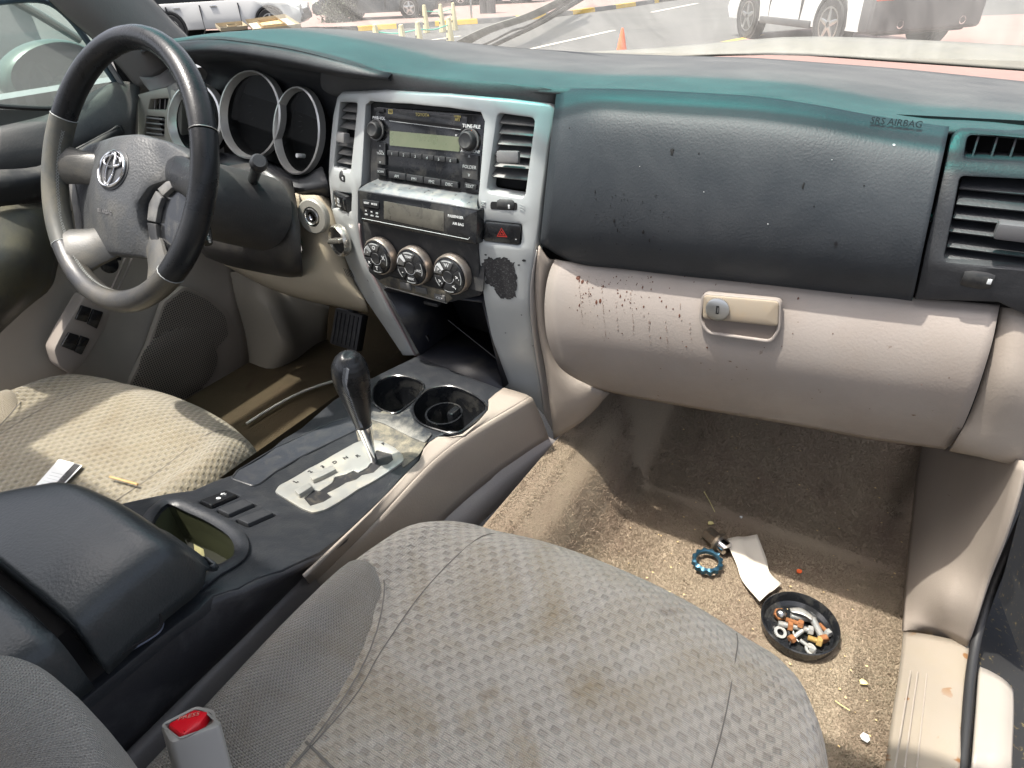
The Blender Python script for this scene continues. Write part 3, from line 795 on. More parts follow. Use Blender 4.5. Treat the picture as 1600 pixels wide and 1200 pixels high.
# dish with hardware
dc=at(1248,978,z=FZ+.012)
dish=thing('metal_dish','round black dish of rusty bolts and washers on the carpet','dish',tuple(dc))
rd=.0505
lathe('dish_bowl',[(rd*.84,-.010),(rd*.98,-.007),(rd*1.0,.002),(rd*1.02,.009),(rd*.99,.0102),(rd*.955,.007),(rd*.90,-.004),(rd*.80,-.008),(0,-.0085)],dc,(0,0,1),gloss,dish,seg=56)
def dz(px,py,h=.0): return at(px,py,z=FZ+.008+h)
def bolt(a,b,rb,headr,mat,hm,lb,head_at_b=True,nut=None,name='bolt'):
    ax=(b-a).normalized(); Lb=(b-a).length
    t=thing(name,lb,'bolt',tuple(a),'hardware in the black dish')
    pr_=[(rb*.8,0)]; n=int(Lb/.0018)
    for i in range(n): pr_+= [(rb,.0006+i*.0018),(rb*.86,.0015+i*.0018)]
    pr_.append((rb*.9,Lb)); lathe('shank',pr_,a,ax,mat,t,seg=14)
    lathe('head',[(headr*.9,Lb*.999),(headr,Lb+.0008),(headr,Lb+.006),(headr*.85,Lb+.007)],a,ax,hm,t,seg=6,ang=25)
    if nut is not None: lathe('nut',[(rb*1.01,Lb*nut),(rb*1.7,Lb*nut),(rb*1.75,Lb*nut+.001),(rb*1.75,Lb*nut+.006),(rb*1.01,Lb*nut+.007)],a,ax,rust,t,seg=6,ang=25)
    return t
bolt(dz(1216,974,.006),dz(1262,984,.006),.0042,.0065,zinc,zinc,'pale threaded bolt with a rusty nut across the middle of the dish',nut=.32)
bolt(dz(1269,966,.010),dz(1284,995,.006),.0050,.0085,zinc,rust,'thick bolt with a big rusty hollow head at the dish right side')
bolt(dz(1235,962,.004),dz(1266,968,.004),.0042,.005,zinc,zinc,'plain pale bolt lying near the dish far rim')
bolt(dz(1250,1000,.004),dz(1266,1012,.003),.0028,.0048,zinc,zinc,'small thin bolt pointing toward the near rim')
bolt(dz(1262,996,.006),dz(1276,1001,.006),.0040,.0072,brass,brass,'short bolt with brassy square head beside the big rusty one')
bolt(dz(1228,968,.010),dz(1247,974,.012),.0036,.0062,rust,rust,'small rusty bolt lying behind the long pale one')
bolt(dz(1254,985,.008),dz(1240,996,.006),.0032,.0058,zinc,rust,'short bolt with rusty head pointing toward the seat')
bolt(dz(1280,975,.004),dz(1291,986,.005),.0030,.0055,rust,zinc,'little rusty shank with pale head at the far right rim')
t=thing('nut','rusty domed acorn nut at the dish left side','nut',tuple(dz(1217,961)),'hardware in the black dish')
ax=Vector((.3,-.3,1)); o0=dz(1217,961,.002)
lathe('hex',[(.0085,0),(.009,.001),(.009,.006),(.0075,.0075)],o0,ax,rust,t,seg=6,ang=25)
lathe('dome',[(.007,.007),(.0062,.010),(.004,.0125),(0,.0135)],o0,ax,satin,t,seg=16)
for px,py,r_,lb in ((1219,988,.0085,'dull washer ring at the dish left bottom'),(1266,1014,.0075,'washer ring at the dish near rim')):
    tag(ring('washer',[(r_*.55,-.001),(r_,-.001),(r_,.0015),(r_*.55,.0015)],dz(px,py,.001),(.25,-.2,1),zinc,None,seg=24),lb,'washer','hardware in the black dish')
tag(sheet('metal_clip',[[dz(1234,951,.010),dz(1252,951,.014),dz(1270,963,.013)],[dz(1236,957,.012),dz(1254,961,.016),dz(1269,970,.014)]],zinc,None,k=(3,5),th=.0012),'pale bent sheet metal clip lying over the bolts','metal clip','hardware in the black dish')
for pts,lb in (([(1232,986),(1236,1000),(1233,1008)],'dark screw shank between washer and small bolt'),([(1238,984),(1243,996),(1248,1003)],'thin grey screw left of the small bolt')):
    tag(tube('screw',[dz(px,py,.003) for px,py in pts],[.0016,.0014,.0007],zinc if pts[0][0]>1235 else mastic,None,n=8),lb,'screw','hardware in the black dish')

# ================================================================ DASHBOARD
DB=thing('dashboard','full width dashboard with dusty black top and beige lower trim','dashboard',(0,.3,-.1))
# upper surface: front crease -> cowl
crx=[(-.74,.07,.105),(-.60,.035,.125),(-.50,.008,.132),(-.40,-.002,.1365),(-.326,-.003,.133),(-.222,.0,.123),(-.127,.0,.108),(-.05,.012,.091),(.05,.02,.084),(.185,.035,.0765),(.295,.04,.078),(.424,.04,.077),(.482,.04,.071),(.537,.04,.062),(.583,.04,.057),(.64,.042,.057),(.74,.05,.05)]
rows=[]
def dtop(x,y,z,t):
    # t 0..1 from crease to the cowl; small crown after the crease
    far=interp(x,[-.74,-.6,-.5,-.4,-.2,0,.3,.52,.74],[.075,.075,.075,.072,.058,.050,.046,.034,.016])
    hood=interp(x,[-.74,-.6,-.35,-.12,.0],[.0,.012,.014,.006,.004])
    zz=z+(far-z)*t+ (hood+.006)*math.sin(math.pi*min(1,t*1.25))*(1-t*.4)
    yy=y+(.60-y)*t
    return Vector((x,yy,zz))
for t in (0,.02,.06,.12,.22,.36,.52,.7,.85,1):
    r_=[]
    for x,y,z in crx:
        p=dtop(x,y,z,t)
        if t==0: p=Vector((x,y,z-.006))
        elif t==.02: p=Vector((x,y+.004,z))
        r_.append(p)
    rows.append(r_)
sheet('dash_top',rows,dashm,DB,k=(2,3),th=.004)
# instrument hood inner face (below the lip)
rows=[]
hx_=[p for p in crx if -.68<p[0]<-.04]
def hoodrow(dy,dz_,kx=1.0):
    out=[]
    for x,y,z in crx[1:8]:
        f=1 if x<-.2 else (.8 if x<-.1 else .3)
        out.append(Vector((-.34+(x+.34)*kx,y+dy,z+dz_*f)))
    return out
rows=[hoodrow(.0,-.005),hoodrow(-.006,-.013,.995),hoodrow(-.006,-.019,.99),hoodrow(.004,-.025,.985),hoodrow(.03,-.033,.975),hoodrow(.055,-.040,.96),hoodrow(.072,-.06,.95)]
low=[Vector((x,.095,z)) for x,z in ((-.60,.0),(-.52,.0),(-.42,.0),(-.33,.0),(-.25,.0),(-.17,.0),(-.12,.0))]
rows+= [[Vector((p.x,.085,p.z-.03)) for p in rows[-1]],[Vector((-.34+(p.x+.34)*.93,.085,-.06)) for p in rows[-1]],[Vector((-.34+(p.x+.34)*.93,.05,-.15)) for p in rows[-1]]]
sheet('instrument_hood',rows,black,DB,k=(3,3),th=.002)
# passenger airbag panel
def col(px_list,ys_): return [at(px,py,y=y) for (px,py),y in zip(px_list,ys_)]
PYS=[.036,.020,.0,-.016,-.024,-.022,-.010,.004]
def padcol(top,bot,y0=0.0):
    out=[]
    for i,t in enumerate((0,.06,.2,.42,.65,.84,.95,1)):
        px=top[0]+(bot[0]-top[0])*t; py=top[1]+(bot[1]-top[1])*t
        out.append(at(px,py,y=PYS[i]+y0))
    return out
tops=[(872,143),(935,143),(1000,145),(1090,150),(1180,156),(1270,169),(1360,186),(1442,199),(1481,204)]
bots=[(846,386),(900,407),(970,416),(1060,427),(1150,436),(1240,446),(1320,455),(1390,462),(1426,467)]
cols=[padcol(a,b,(.012 if i==0 else 0)) for i,(a,b) in enumerate(zip(tops,bots))]
cols[0][-1]=at(848,380,y=.02)
rows=list(zip(*cols)); rows=[list(r_) for r_ in rows]
AP=sheet('airbag_panel',rows,padm,DB,k=(4,4),th=.004)
# top transition strip between the crease and the panel (rounded shoulder)
def crease(x): return interp(x,[c_[0] for c_ in crx],[c_[1] for c_ in crx]),interp(x,[c_[0] for c_ in crx],[c_[2] for c_ in crx])
ft=[(505,137),(526,143),(600,139),(700,145),(800,153),(858,160),(873,150)]
cxs=[-.16,-.125,-.07,.02,.11,.17,.20]
r0=[Vector((x,crease(x)[0]+.004,crease(x)[1]-.001)) for x in cxs]
S0=lambda x,z: interp(z,[0,.05,.08],[-.012,.001,.010])+1.0*x*x
r2=[on(px,py,S0,.010) for px,py in ft]
r1=[a.lerp(b,.5)+Vector((0,-.003,.006)) for a,b in zip(r0,r2)]
r3=[p+Vector((0,.02,-.01)) for p in r2]
sheet('stack_shoulder',[r0,r1,r2,r3],dashm,DB,k=(4,4),th=.003)
# backing body behind the face
bk=[]
for z in (.06,-.02,-.12,-.22,-.31): bk.append([Vector((x,.075 if z>-.2 else .10,z)) for x in (.17,.3,.45,.6,.72)])
sheet('dash_core',bk,void,DB,k=(1,1)); box('sun_leak_blocker',(.235,.075,-.17),(.13,.07,.26),void,DB,bv=0)  # added unseen box stops sun leaking down beside the stack
# SRS AIRBAG lettering on the pad
def padF(px,py,y=.012):
    o=at(px,py,y=y); ex_=(at(px+40,py+3.6,y=y+.001)-o).normalized(); ey_=Vector((0,.28,1)); return frame(o,ex_,ey_)
F=padF(1400,192,.022); text('SRS AIRBAG',F,0,0,.0083,black,DB,off=.0022,bold=.01,ext=.0006)
# end vent panel (right)
EV=on
def SV(x,z): return interp(z,[-.13,-.10,-.05,0,.03,.06],[.008,-.012,-.020,-.010,.008,.040])
FV=lambda u,v,d: Vector((u,SV(u,v)+d,v))
def vp(px,py,off=0): p=on(px,py,SV,off); return (p.x,p.z)
outl=[vp(1489,200),(.76,vp(1489,200)[1]-.004),(.76,-.112),vp(1560,473),vp(1429,468),vp(1447,383),vp(1466,304)]
h1=[vp(1512,212),vp(1600,216),vp(1690,222),vp(1680,262),vp(1600,254),vp(1505,249)]
h2=[vp(1500,276),vp(1600,281),vp(1690,288),vp(1650,424),vp(1580,417),vp(1474,409)]
plate('end_vent_panel',FV,rp(outl,[.012,0,0,0,.0,0,0]),black,DB,holes=[rp(h1,.004),rp(h2,[.004,0,.004,.004,0,.006])],th=.035,bv=.0025,step=.015)
ev=thing('side_air_vent','black side air vent with slats at the passenger end of the dash','air vent',(.66,.02,-.03))
bk=[[Vector((x,.065,z)) for x in (.58,.76)] for z in (.055,-.10)]
sheet('vent_duct',bk,void,ev,k=(1,1))
for i,(pa,pb) in enumerate((((1500,291),(1600,296)),((1495,316),(1600,322)),((1490,338),(1600,345)),((1484,358),(1600,368)),((1480,384),(1600,393)),((1476,402),(1600,412)))):
    a=on(*pa,SV,.010); b=on(*pb,SV,.010); b=a+(b-a)*1.6
    box('slat',(a+b)/2+Vector((0,.008,0)),((b-a).length,.020,.0018),black,ev,rot=Matrix.Rotation(R(24),4,'X'),bv=.0006)
a=on(1585,361,SV,-.004); box('adjuster_tab',a+Vector((.004,0,0)),(.036,.016,.015),plastic('tab_grey',(.10,.10,.105),.4,0),ev,bv=.003)
for i in range(6):
    p=on(1521+i*30,236,SV,.006)
    mk('vane',[p+Vector((0,0,-.014)),p+Vector((0,.024,-.014)),p+Vector((0,.024,.012)),p+Vector((0,.012,.013))]+[p+Vector((.0016,0,-.014)),p+Vector((.0016,.024,-.014)),p+Vector((.0016,.024,.012)),p+Vector((.0016,.012,.013))],[(0,1,2,3),(7,6,5,4),(0,3,7,4),(2,6,7,3),(1,5,6,2),(0,4,5,1)],black,ev,smooth=False)
p=on(1528,436,SV,-.001); ring('vent_wheel',[(.0,-.012),(.012,-.012),(.013,-.006),(.013,.006),(.012,.012),(.0,.012)],p+Vector((0,.0105,0)),(1,0,0),matteb,ev,seg=20)
box('wheel_mark',p+Vector((.009,-.0026,.0)),(.0035,.001,.005),white,ev,bv=.0005)

# glove box
GYS=[.0,-.010,-.020,-.026,-.028,-.022,-.010,.010]
def gy(t,y0=0): return interp(t,[0,.1,.25,.42,.6,.78,.9,1],[.004,-.006,-.016,-.022,-.022,-.012,.004,.03])+y0
gt=[(869,407),(935,416),(1010,424),(1100,434),(1200,444),(1300,455),(1400,464),(1500,473),(1561,479)]
gb=[(934,604),(985,616),(1045,627),(1115,639),(1200,653),(1280,667),(1350,680),(1420,690),(1478,697)]
cols=[]
N=len(gt)
for i in range(N):
    a=Vector(gt[i]);b=Vector(gb[i]); c_=[]
    for t in (0,.1,.25,.42,.6,.78,.9,1):
        q=a.lerp(b,t)
        if i==0: # rounded left edge
            q=Vector((interp(t,[0,.1,.25,.42,.6,.78,.9,1],[869,861,855,853,857,870,892,934]),interp(t,[0,.1,.25,.42,.6,.78,.9,1],[407,424,450,485,525,562,583,604])))
        if i==1: q=q+Vector((interp(t,[0,.25,.5,.78,1],[0,-14,-20,-12,0]),0))
        if i==N-1: q=Vector((interp(t,[0,.25,.5,.75,.9,1],[1561,1551,1535,1513,1496,1478]),interp(t,[0,.25,.5,.75,.9,1],[479,530,585,645,678,697])))
        y=gy(t)
        c_.append(at(q.x,q.y,y=y))
    cols.append(c_)
GB=thing('glove_box','closed beige glove box door with rusty splashes and key lock','glove box',(.45,0,-.2))
rows=[list(r_) for r_ in zip(*cols)]
door=sheet('glove_box_door',rows,glovem,GB,k=(4,4),th=.004)
# handle & recess (handle sits proud inside a dished pocket)
def SG(x,z):
    return -.020
fo=at(1160,485,y=-.021); F=frame(fo,at(1220,470,y=-.02)-at(1105,458,y=-.02),Vector((0,.10,1)))
pk=[F.px(*q) for q in ((1100,455),(1223,466),(1222,512),(1208,533),(1108,519),(1094,497))]
plate('handle_pocket',lambda u,v,d:F(u,v,d-.0085),rp(pk,.007),plastic('pocket_rim_beige',(.275,.245,.222),.5,0),GB,holes=[rp(inset(ccw(pk),.0035),.006)],th=.010,bv=.0012,step=.02)  # rim in the same even beige as the door
plate('pocket_floor',lambda u,v,d:F(u,v,d-.0048),inset(ccw(rp(pk,.007)),.003),plastic('pocket_floor_shaded',(.17,.14,.12),.55,0),GB,th=.001,bv=0,step=.03)  # floor colour darkened, depth shade of the pocket painted in
hd_=[F.px(*q) for q in ((1103,457),(1220,467),(1219,506),(1101,494))]
plate('handle',lambda u,v,d:F(u,v,d-.011),rp(hd_,.005),plastic('yellowed_handle',(.28,.235,.18),.42,0,dust=((.34,.22,.1),.5,30,.5,.8)),GB,th=.010,bv=.0025,step=.02)
lk=F.px(1126,478); lathe('lock_ring',[(.0125,0),(.0135,.001),(.0135,.003),(.0118,.0038),(.0,.0036)],F(lk[0],lk[1],-.011),F.n,satin,GB,seg=32)
plate('keyhole',lambda u,v,d:F(u,v,d-.0152),rect(lk[0]+.0005,lk[1],.0035,.010,.0008),void,GB,th=.0005,bv=0)
plate('key_slot',lambda u,v,d:F(u,v,d-.0156),rect(lk[0]+.0012,lk[1],.0010,.006),satin,GB,th=.0003,bv=0)

gd=door.evaluated_get(bpy.context.evaluated_depsgraph_get()); 
def hit(o,px,py):
    d=CM@Vector(((px-800)/FPX,(py-600)/FPX,1.0)); mw=Matrix.Translation(WL[o.name]).inverted()
    ok,loc,nrm,_=o.ray_cast(mw@CAMP,d.normalized())
    return (Matrix.Translation(WL[o.name])@loc,nrm) if ok else None
def specks(o,pts,mat,parent,name,label=None):
    V=[];F_=[]
    for px,py,r_,el in pts:
        h=hit(o,px,py)
        if not h: continue
        p,n_=h
        if n_.dot(CAMP-p)<0: n_=-n_
        x_=Vector((1,0,0)); x_=(x_-n_*x_.dot(n_)).normalized(); y_=n_.cross(x_); k=len(V); m=7
        for i in range(m):
            a=2*math.pi*i/m; rr=r_*rg2.uniform(.7,1.2); V.append(p+n_*.0005+x_*math.cos(a)*rr+y_*math.sin(a)*rr*el)
        V.append(p+n_*.0009)
        for i in range(m): F_.append((k+i,k+(i+1)%m,k+m))
    o2=mk(name,V,F_,mat,parent,smooth=False); return o2
rg2=random.Random(11)
pts=[]
for i in range(110):
    px=900+abs(rg2.gauss(0,85)); py=432+abs(rg2.gauss(0,45)); r_=rg2.choice((.0004,.0005,.0007,.0010)); pts.append((px,py,r_,rg2.choice((1,1,1.3,1.8,2.6))))
for i in range(30): pts.append((rg2.uniform(880,1450),rg2.uniform(440,640),.0006,1.2))
pts+= [(904,434,.0035,1.0),(910,440,.002,1.5),(932,472,.0016,2),(938,470,.0016,2),(1105,543,.0015,1),(1188,525,.0014,1)]
specks(door,pts,simple('rust_splash',(.085,.028,.014),.6),GB,'rust_splashes')['kind']='stuff'
pts=[]
for (x0,y0,L0) in ((905,440,70),(918,436,40),(940,450,80),(962,470,50),(985,455,70),(1012,480,60),(1040,500,60),(1062,470,40),(1078,505,45)):
    for k in range(int(L0/3)):
        if rg2.random()<.6: pts.append((x0+k*.25+rg2.uniform(-.8,.8),y0+k*3,rg2.uniform(.0003,.0008),2.6))
specks(AP,[(1050,237,.0022,1.8),(1052,234,.0015,1),(1092,240,.001,1),(960,345,.0012,2.5),(1005,362,.0014,2),(1015,375,.001,2.5),(930,300,.0008,3),(890,200,.0008,1),(1272,322,.0009,1),(965,360,.001,3),(1350,290,.0008,1),(1255,290,.0012,3)]+[(rg2.uniform(890,1050),rg2.uniform(300,395),.0006,1.5) for _ in range(40)],void,DB,'pad_specks')['kind']='stuff'
specks(AP,[(1397,227,.0012,1),(1200,350,.0006,1),(1100,300,.0005,1),(1300,250,.0005,1),(1000,260,.0004,1)],cardm,DB,'lint_specks')['kind']='stuff'
specks(door,pts,simple('drip_stain',(.235,.185,.155),.6),GB,'drip_stains')['kind']='stuff'
# dash trim right of glove box
TR=sheet('end_trim',[[at(1566,480,y=.008),at(1595,483,y=.002),at(1640,488,y=.01)],[at(1556,530,y=-.004),at(1590,545,y=-.012),at(1634,560,y=.0)],[at(1538,590,y=-.012),at(1578,600,y=-.02),at(1630,620,y=-.008)],[at(1515,648,y=-.008),at(1562,662,y=-.012),at(1622,670,y=-.002)],[at(1492,690,y=.0),at(1548,708,y=.0),at(1600,720,y=.01)],[at(1484,700,y=.04),at(1545,712,y=.04),at(1600,724,y=.05)]],beige,DB,k=(4,4),th=.004)
# beige lower body left of the glove box / beside the stack, curving under
rows=[[at(843,383,y=.0),at(856,402,y=.004),at(868,406,y=.012)],[at(838,440,y=.004),at(848,450,y=.004),at(862,450,y=.02)],[at(842,500,y=.01),at(850,510,y=.008),at(870,520,y=.03)],[at(854,570,y=.015),at(866,572,y=.012),at(890,580,y=.03)],
[at(862,640,y=.02),at(900,630,y=.02),at(935,606,y=.03)],[at(866,684,y=.03),at(910,655,y=.035),at(950,612,y=.06)]]
sheet('lower_side_trim',rows,beige,DB,k=(4,4),th=.004)

# ---------------- centre stack
def S(x,z): return interp(z,[-.45,-.36,-.28,-.2,-.12,-.06,0,.05,.08],[.02,0,-.02,-.035,-.036,-.028,-.012,.001,.010])+1.0*x*x
FS=lambda u,v,d: Vector((u,S(u,v)+d,v))
def sp(px,py,off=0): p=on(px,py,S,off); return (p.x,p.z)
def spl(l,off=0): return [sp(px,py,off) for px,py in l]
CS=thing('centre_stack','silver centre stack surround framing radio and climate controls','centre stack',(0,0,-.1))
outer=[(526,152),(533,144),(600,141),(700,147),(800,156),(858,163),(867,172),(865,195),(858,225),(849,295),(844,345),(836,391),(828,440),(827,484),(833,540),(843,600),(850,650),(826,624),(787,608),(776,566),(767,526),(755,466),(747,400),(745,330),(748,290),(756,190),(750,176),(700,169),(640,163),(578,159),(571,165),(568,220),(564,290),(559,300),(559,349),(563,385),(574,420),(600,470),(648,556),(629,556),(600,512),(581,484),(554,442),(535,390),(519,331),(513,280),(516,220),(520,180)]
vl=[(531,160),(558,161),(547,269),(521,262)]
vr=[(777,177),(835,185),(819,309),(760,299)]
bz=plate('stack_bezel',FS,spl(outer),silver,CS,holes=[rp(spl(vl),.005),rp(spl(vr),.006),rp(spl([(520,299),(549,303),(548,331),(519,326)]),.002),rp(spl([(757,345),(815,351),(813,383),(755,376)]),.004)],th=.022,bv=.003,step=.014)
# chamfer strip down the right side of the lower column
rows=[[Vector(FS(*sp(*a),.002)),at(b[0],b[1],y=FS(*sp(*a),0).y+dy)] for a,b,dy in (((836,391),(842,391),.02),((828,440),(839,440),.02),((827,484),(842,487),.02),((833,540),(848,540),.02),((843,600),(858,610),.02),((850,650),(867,682),.02))]
sheet('column_chamfer',rows,plastic('silver_edge',(.46,.43,.40),.4,0,metal=.2),CS,k=(3,3),th=.002)
rows=[[at(a[0],a[1],y=FS(*sp(*a),0).y+.001),at(b[0],b[1],y=FS(*sp(*a),0).y+.025)] for a,b in (((560,349),(570,351)),((564,385),(576,392)),((576,420),(588,430)),((602,470),(613,476)),((648,556),(659,556)))]
sheet('leg_inner_edge',rows,plastic('leg_edge_mauve',(.34,.27,.27),.45,0),CS,k=(3,2),th=.002)
# scuffed patch
scp=[(752,410),(762,402),(775,404),(792,402),(803,410),(808,430),(806,452),(808,462),(798,466),(780,464),(772,450),(760,440),(758,425)]
rg=random.Random(5)
sc_=[]
for i in range(len(scp)):
    a=Vector(scp[i]);b=Vector(scp[(i+1)%len(scp)])
    for k in range(5): q=a.lerp(b,k/5); sc_.append((q.x+rg.uniform(-2.2,2.2),q.y+rg.uniform(-2.2,2.2)))
plate('worn_paint_patch',lambda u,v,d:FS(u,v,d-.0006),spl(sc_),scuff,CS,th=.0002,bv=0,step=.02,)
for q in ((819,407,3),(811,414,2),(759,398,2),(748,424,2),(815,492,1.2),(790,520,1.2)):
    plate('paint_chip',lambda u,v,d:FS(u,v,d-.0006),[ (sp(q[0],q[1])[0]+q[2]*.0006*math.cos(a)*1.6,sp(q[0],q[1])[1]+q[2]*.0006*math.sin(a)) for a in [k*.9 for k in range(7)]],scuff,CS,th=.0002,bv=0)
# stack vents
def vent(nm,lb,poly,slats,tab,duct,group):
    t=thing(nm,lb,'air vent',tuple(FS(*duct,0)),group)
    P=spl(poly); cx=sum(p[0] for p in P)/4; 
    plate('vent_duct',lambda u,v,d:FS(u,v,d+.03),[(cx+(u-cx)*1.25,v) for u,v in P],void,t,th=.001,bv=0,step=.05)
    for (a,b) in slats:
        A=FS(*sp(*a),.008);B=FS(*sp(*b),.008); d_=(B-A); yaw=math.atan2(d_.y,d_.x); rl_=math.atan2(d_.z,d_.x)
        box('slat',(A+B)/2+Vector((0,.006,0)),(d_.length*1.02,.020,.0016),plastic_slat,t,rot=Matrix.Rotation(yaw,4,'Z')@Matrix.Rotation(-rl_,4,'Y')@Matrix.Rotation(R(28),4,'X'),bv=.0005)
    A=FS(*sp(*tab),-.004); box('adjuster_tab',A,(.030 if 'right' in lb else .022,.012,.015),plastic_tab,t,rot=Matrix.Rotation(R(14 if 'right' in lb else -14),4,'Z')@Matrix.Rotation(R(-12),4,'X'),bv=.003)
    return t
plastic_slat=plastic('slat_plastic',(.09,.092,.095),.4,0,dust=(DUST,.3,30))
plastic_tab=plastic('tab_plastic',(.14,.14,.145),.38,0,dust=(DUST,.3,30))
vent('stack_air_vent','narrow left centre vent with tilted grey slats beside the radio',vl,[((530,169),(557,172)),((528,181),(556,184)),((527,195),(555,200)),((524,223),(553,228)),((524,237),(551,241)),((523,250),(550,255))],(539,214),sp(540,215),'centre stack vents')
vent('stack_air_vent','wide right centre vent with tilted grey slats beside the radio',vr,[((776,188),(834,193)),((775,204),(832,209)),((772,221),(829,225)),((768,238),(826,243)),((766,256),(824,260)),((763,272),(821,278))],(797,244),sp(797,244),'centre stack vents')
for c_,w_ in (((535,278),.011),((787,322),.024)):
    u,v=sp(*c_); plate('wheel_slot',lambda a,b,d:FS(a,b,d-.0004),rect(u,v,w_*1.5,.010,.003),void,CS,th=.0004,bv=0)
    ring('vent_wheel',[(.0,-w_/2),(.010,-w_/2),(.0115,-w_/3),(.0115,w_/3),(.010,w_/2),(.0,w_/2)],FS(u,v,.0098),(1,2*u,0),matteb,CS,seg=18)
    box('wheel_mark',FS(u+w_*.33,v,-.0018),(.003,.001,.005),white,CS,bv=.0004)
# window switch
u,v=sp(534,315); ws=thing('window_switch','black rear window switch marked AUTO left of the clock','switch',tuple(FS(u,v,0)))
o_=FS(u,v,0); F=frame(o_,FS(u+.01,v,0)-FS(u-.01,v,0),FS(u,v+.01,0)-FS(u,v-.01,0))
F=frame(o_,Vector((1,2*u,0)),Vector((0,.05,1)),None)
plate('switch_frame',lambda a,b,d:F(a,b,d-.002),rect(0,0,.046,.026,.002),matteb,ws,th=.008,bv=.001)
plate('rocker',lambda a,b,d:F(a,b,d-.0045+abs(a)*.06),rect(-.003,0,.033,.020,.0015),gloss,ws,th=.004,bv=.001)
plate('side_button',lambda a,b,d:F(a,b,d-.0045),rect(.0175,0,.006,.018,.001),gloss,ws,th=.003,bv=.001)
text('AUTO',F,-.002,-.0062,.0046,white,ws,off=.005)
plate('window_icon',lambda a,b,d:F(a,b,d-.005),rp(ell(-.002,.002,.0042,.0042,16),0),white,ws,holes=[ell(-.002,.002,.0032,.0032,16)],th=.0002,bv=0)
box('window_icon_bar',F(-.002,.002,-.0051),(.001,.0006,.006),white,ws,bv=0); text('v',F,-.014,.003,.007,white,ws,off=.005); text('^',F,-.014,-.006,.007,white,ws,off=.005)
# hazard switch
u,v=sp(785,364); hz=thing('hazard_switch','black hazard switch with a red warning triangle','switch',tuple(FS(u,v,0)))
F=frame(FS(u,v,0),Vector((1,2*u,0)),Vector((0,.02,1)))
cz=[F.px(*q) for q in ((757,345),(815,351),(813,383),(755,376))]
plate('switch_body',lambda a,b,d:F(a,b,d-.0025),rp(inset(ccw(cz),.0006),.004),gloss,hz,th=.006,bv=.0015)
for s in (.0075,.0038):
    tri=[(-s,-s*.6),(s,-s*.6),(0,s*1.1)]; plate('triangle_mark',lambda a,b,d:F(a,b,d-.0029),tri,redp,hz,holes=[inset(ccw(tri),.0009)],th=.0003,bv=0)
p_=F.px(807,373); plate('indicator_dot',lambda a,b,d:F(a,b,d-.0028),rect(p_[0],p_[1],.002,.0012),white,hz,th=.0002,bv=0)
# crossed-square and wave icons by the vent wheel
def icon_line(pts,mat,par,r=.0003,off=.0008,nm='icon_line'):
    tube(nm,[FS(*sp(*q),-off) for q in pts],r,mat,par,n=4,k=1)
for pts in ([(752,314),(759,315),(758,321),(752,320),(752,314)],[(752,314),(758,321)],[(759,315),(752,320)],[(812,318),(820,321)],[(812,322),(820,325)],[(812,326),(819,329)]): icon_line(pts,greyp,CS)

# stack inner core (dark)
Fr=frame((0,0,0),(1,0,0),(0,math.sin(R(14.6)),math.cos(R(14.6))))
plate('stack_core',lambda a,b,d:Fr(a,b,d+.012),rect(-.003,-.055,.215,.26,.004),matteb,CS,th=.002,bv=0,step=.1)
# ---------------- radio
RD=thing('car_radio','double height black car radio with green display and round knobs','car radio',(0,0,0))
rq=[Fr.px(*q) for q in ((583,166),(756,177),(745,305),(587,281))]
plate('radio_frame',lambda a,b,d:Fr(a,b,d+.004),rp(rq,.004),gloss,RD,th=.02,bv=.002,step=.05)
def rplate(nm,pxs,mat,lift,par=RD,r=.001,bv=.0006,th=.003,F=Fr,holes=()):
    return plate(nm,lambda a,b,d:F(a,b,d-lift),rp([F.px(*q) for q in pxs],r),mat,par,th=th,bv=bv,holes=holes,step=.05)
rplate('radio_top_panel',((592,170),(728,182),(727,196),(719,204),(603,185)),plastic('radio_gloss',(.022,.024,.027),.22,0,dust=(DUST,.15,30)),-.0028)
rplate('disc_slot',((606,183),(718,197),(718,200),(606,187)),void,-.0024,th=.0004,bv=0)
rplate('slot_edge',((606,188),(718,202),(718,203),(606,189)),greyp,-.0024,th=.0004,bv=0)
rplate('display',((607,204),(717,214),(716,237),(607,227)),lcd,-.0026,th=.001,bv=0)
for i in range(6):
    x0=605+i*18.3; y0=234.5+i*2.15
    b_=rplate('preset_button',((x0,y0),(x0+17.2,y0+2),(x0+17,y0+10),(x0,y0+8)),matteb,.0002)
    u,v=Fr.px(x0+8,y0+6); text(str(i+1),Fr,u,v,.0055,greyp,RD,off=.0012)
for i,s in enumerate(('AM','FM1','FM2','DISC')):
    x0=607.5+i*27.3; y0=267.5+i*4.3
    rplate('band_button',((x0,y0),(x0+26,y0+4),(x0+26,y0+14),(x0,y0+10)),matteb,.0002)
    u,v=Fr.px(x0+13,y0+8); text(s,Fr,u,v,.0058,greyp,RD,off=.0012)
for pxs,s in ((((589,262),(602,264),(602,275),(589,272)),'SCAN'),(((726,285),(744,289),(743,297),(725,294)),'TEXT'),(((589,222),(602,224),(602,258),(589,256)),'TRACK'),(((722,241),(747,244),(746,282),(722,278)),'FOLDER'),(((584,168),(600,170),(600,176),(584,174)),'.')):
    rplate('side_button',pxs,matteb,.0001)
    cx=sum(q[0] for q in pxs)/4;cy=sum(q[1] for q in pxs)/4
    u,v=Fr.px(cx,cy); text(s,Fr,u,v,{'FOLDER':.0062,'TRACK':.0046,'SCAN':.0046,'TEXT':.0058,'.':.006}[s],greyp,RD,off=.0012)
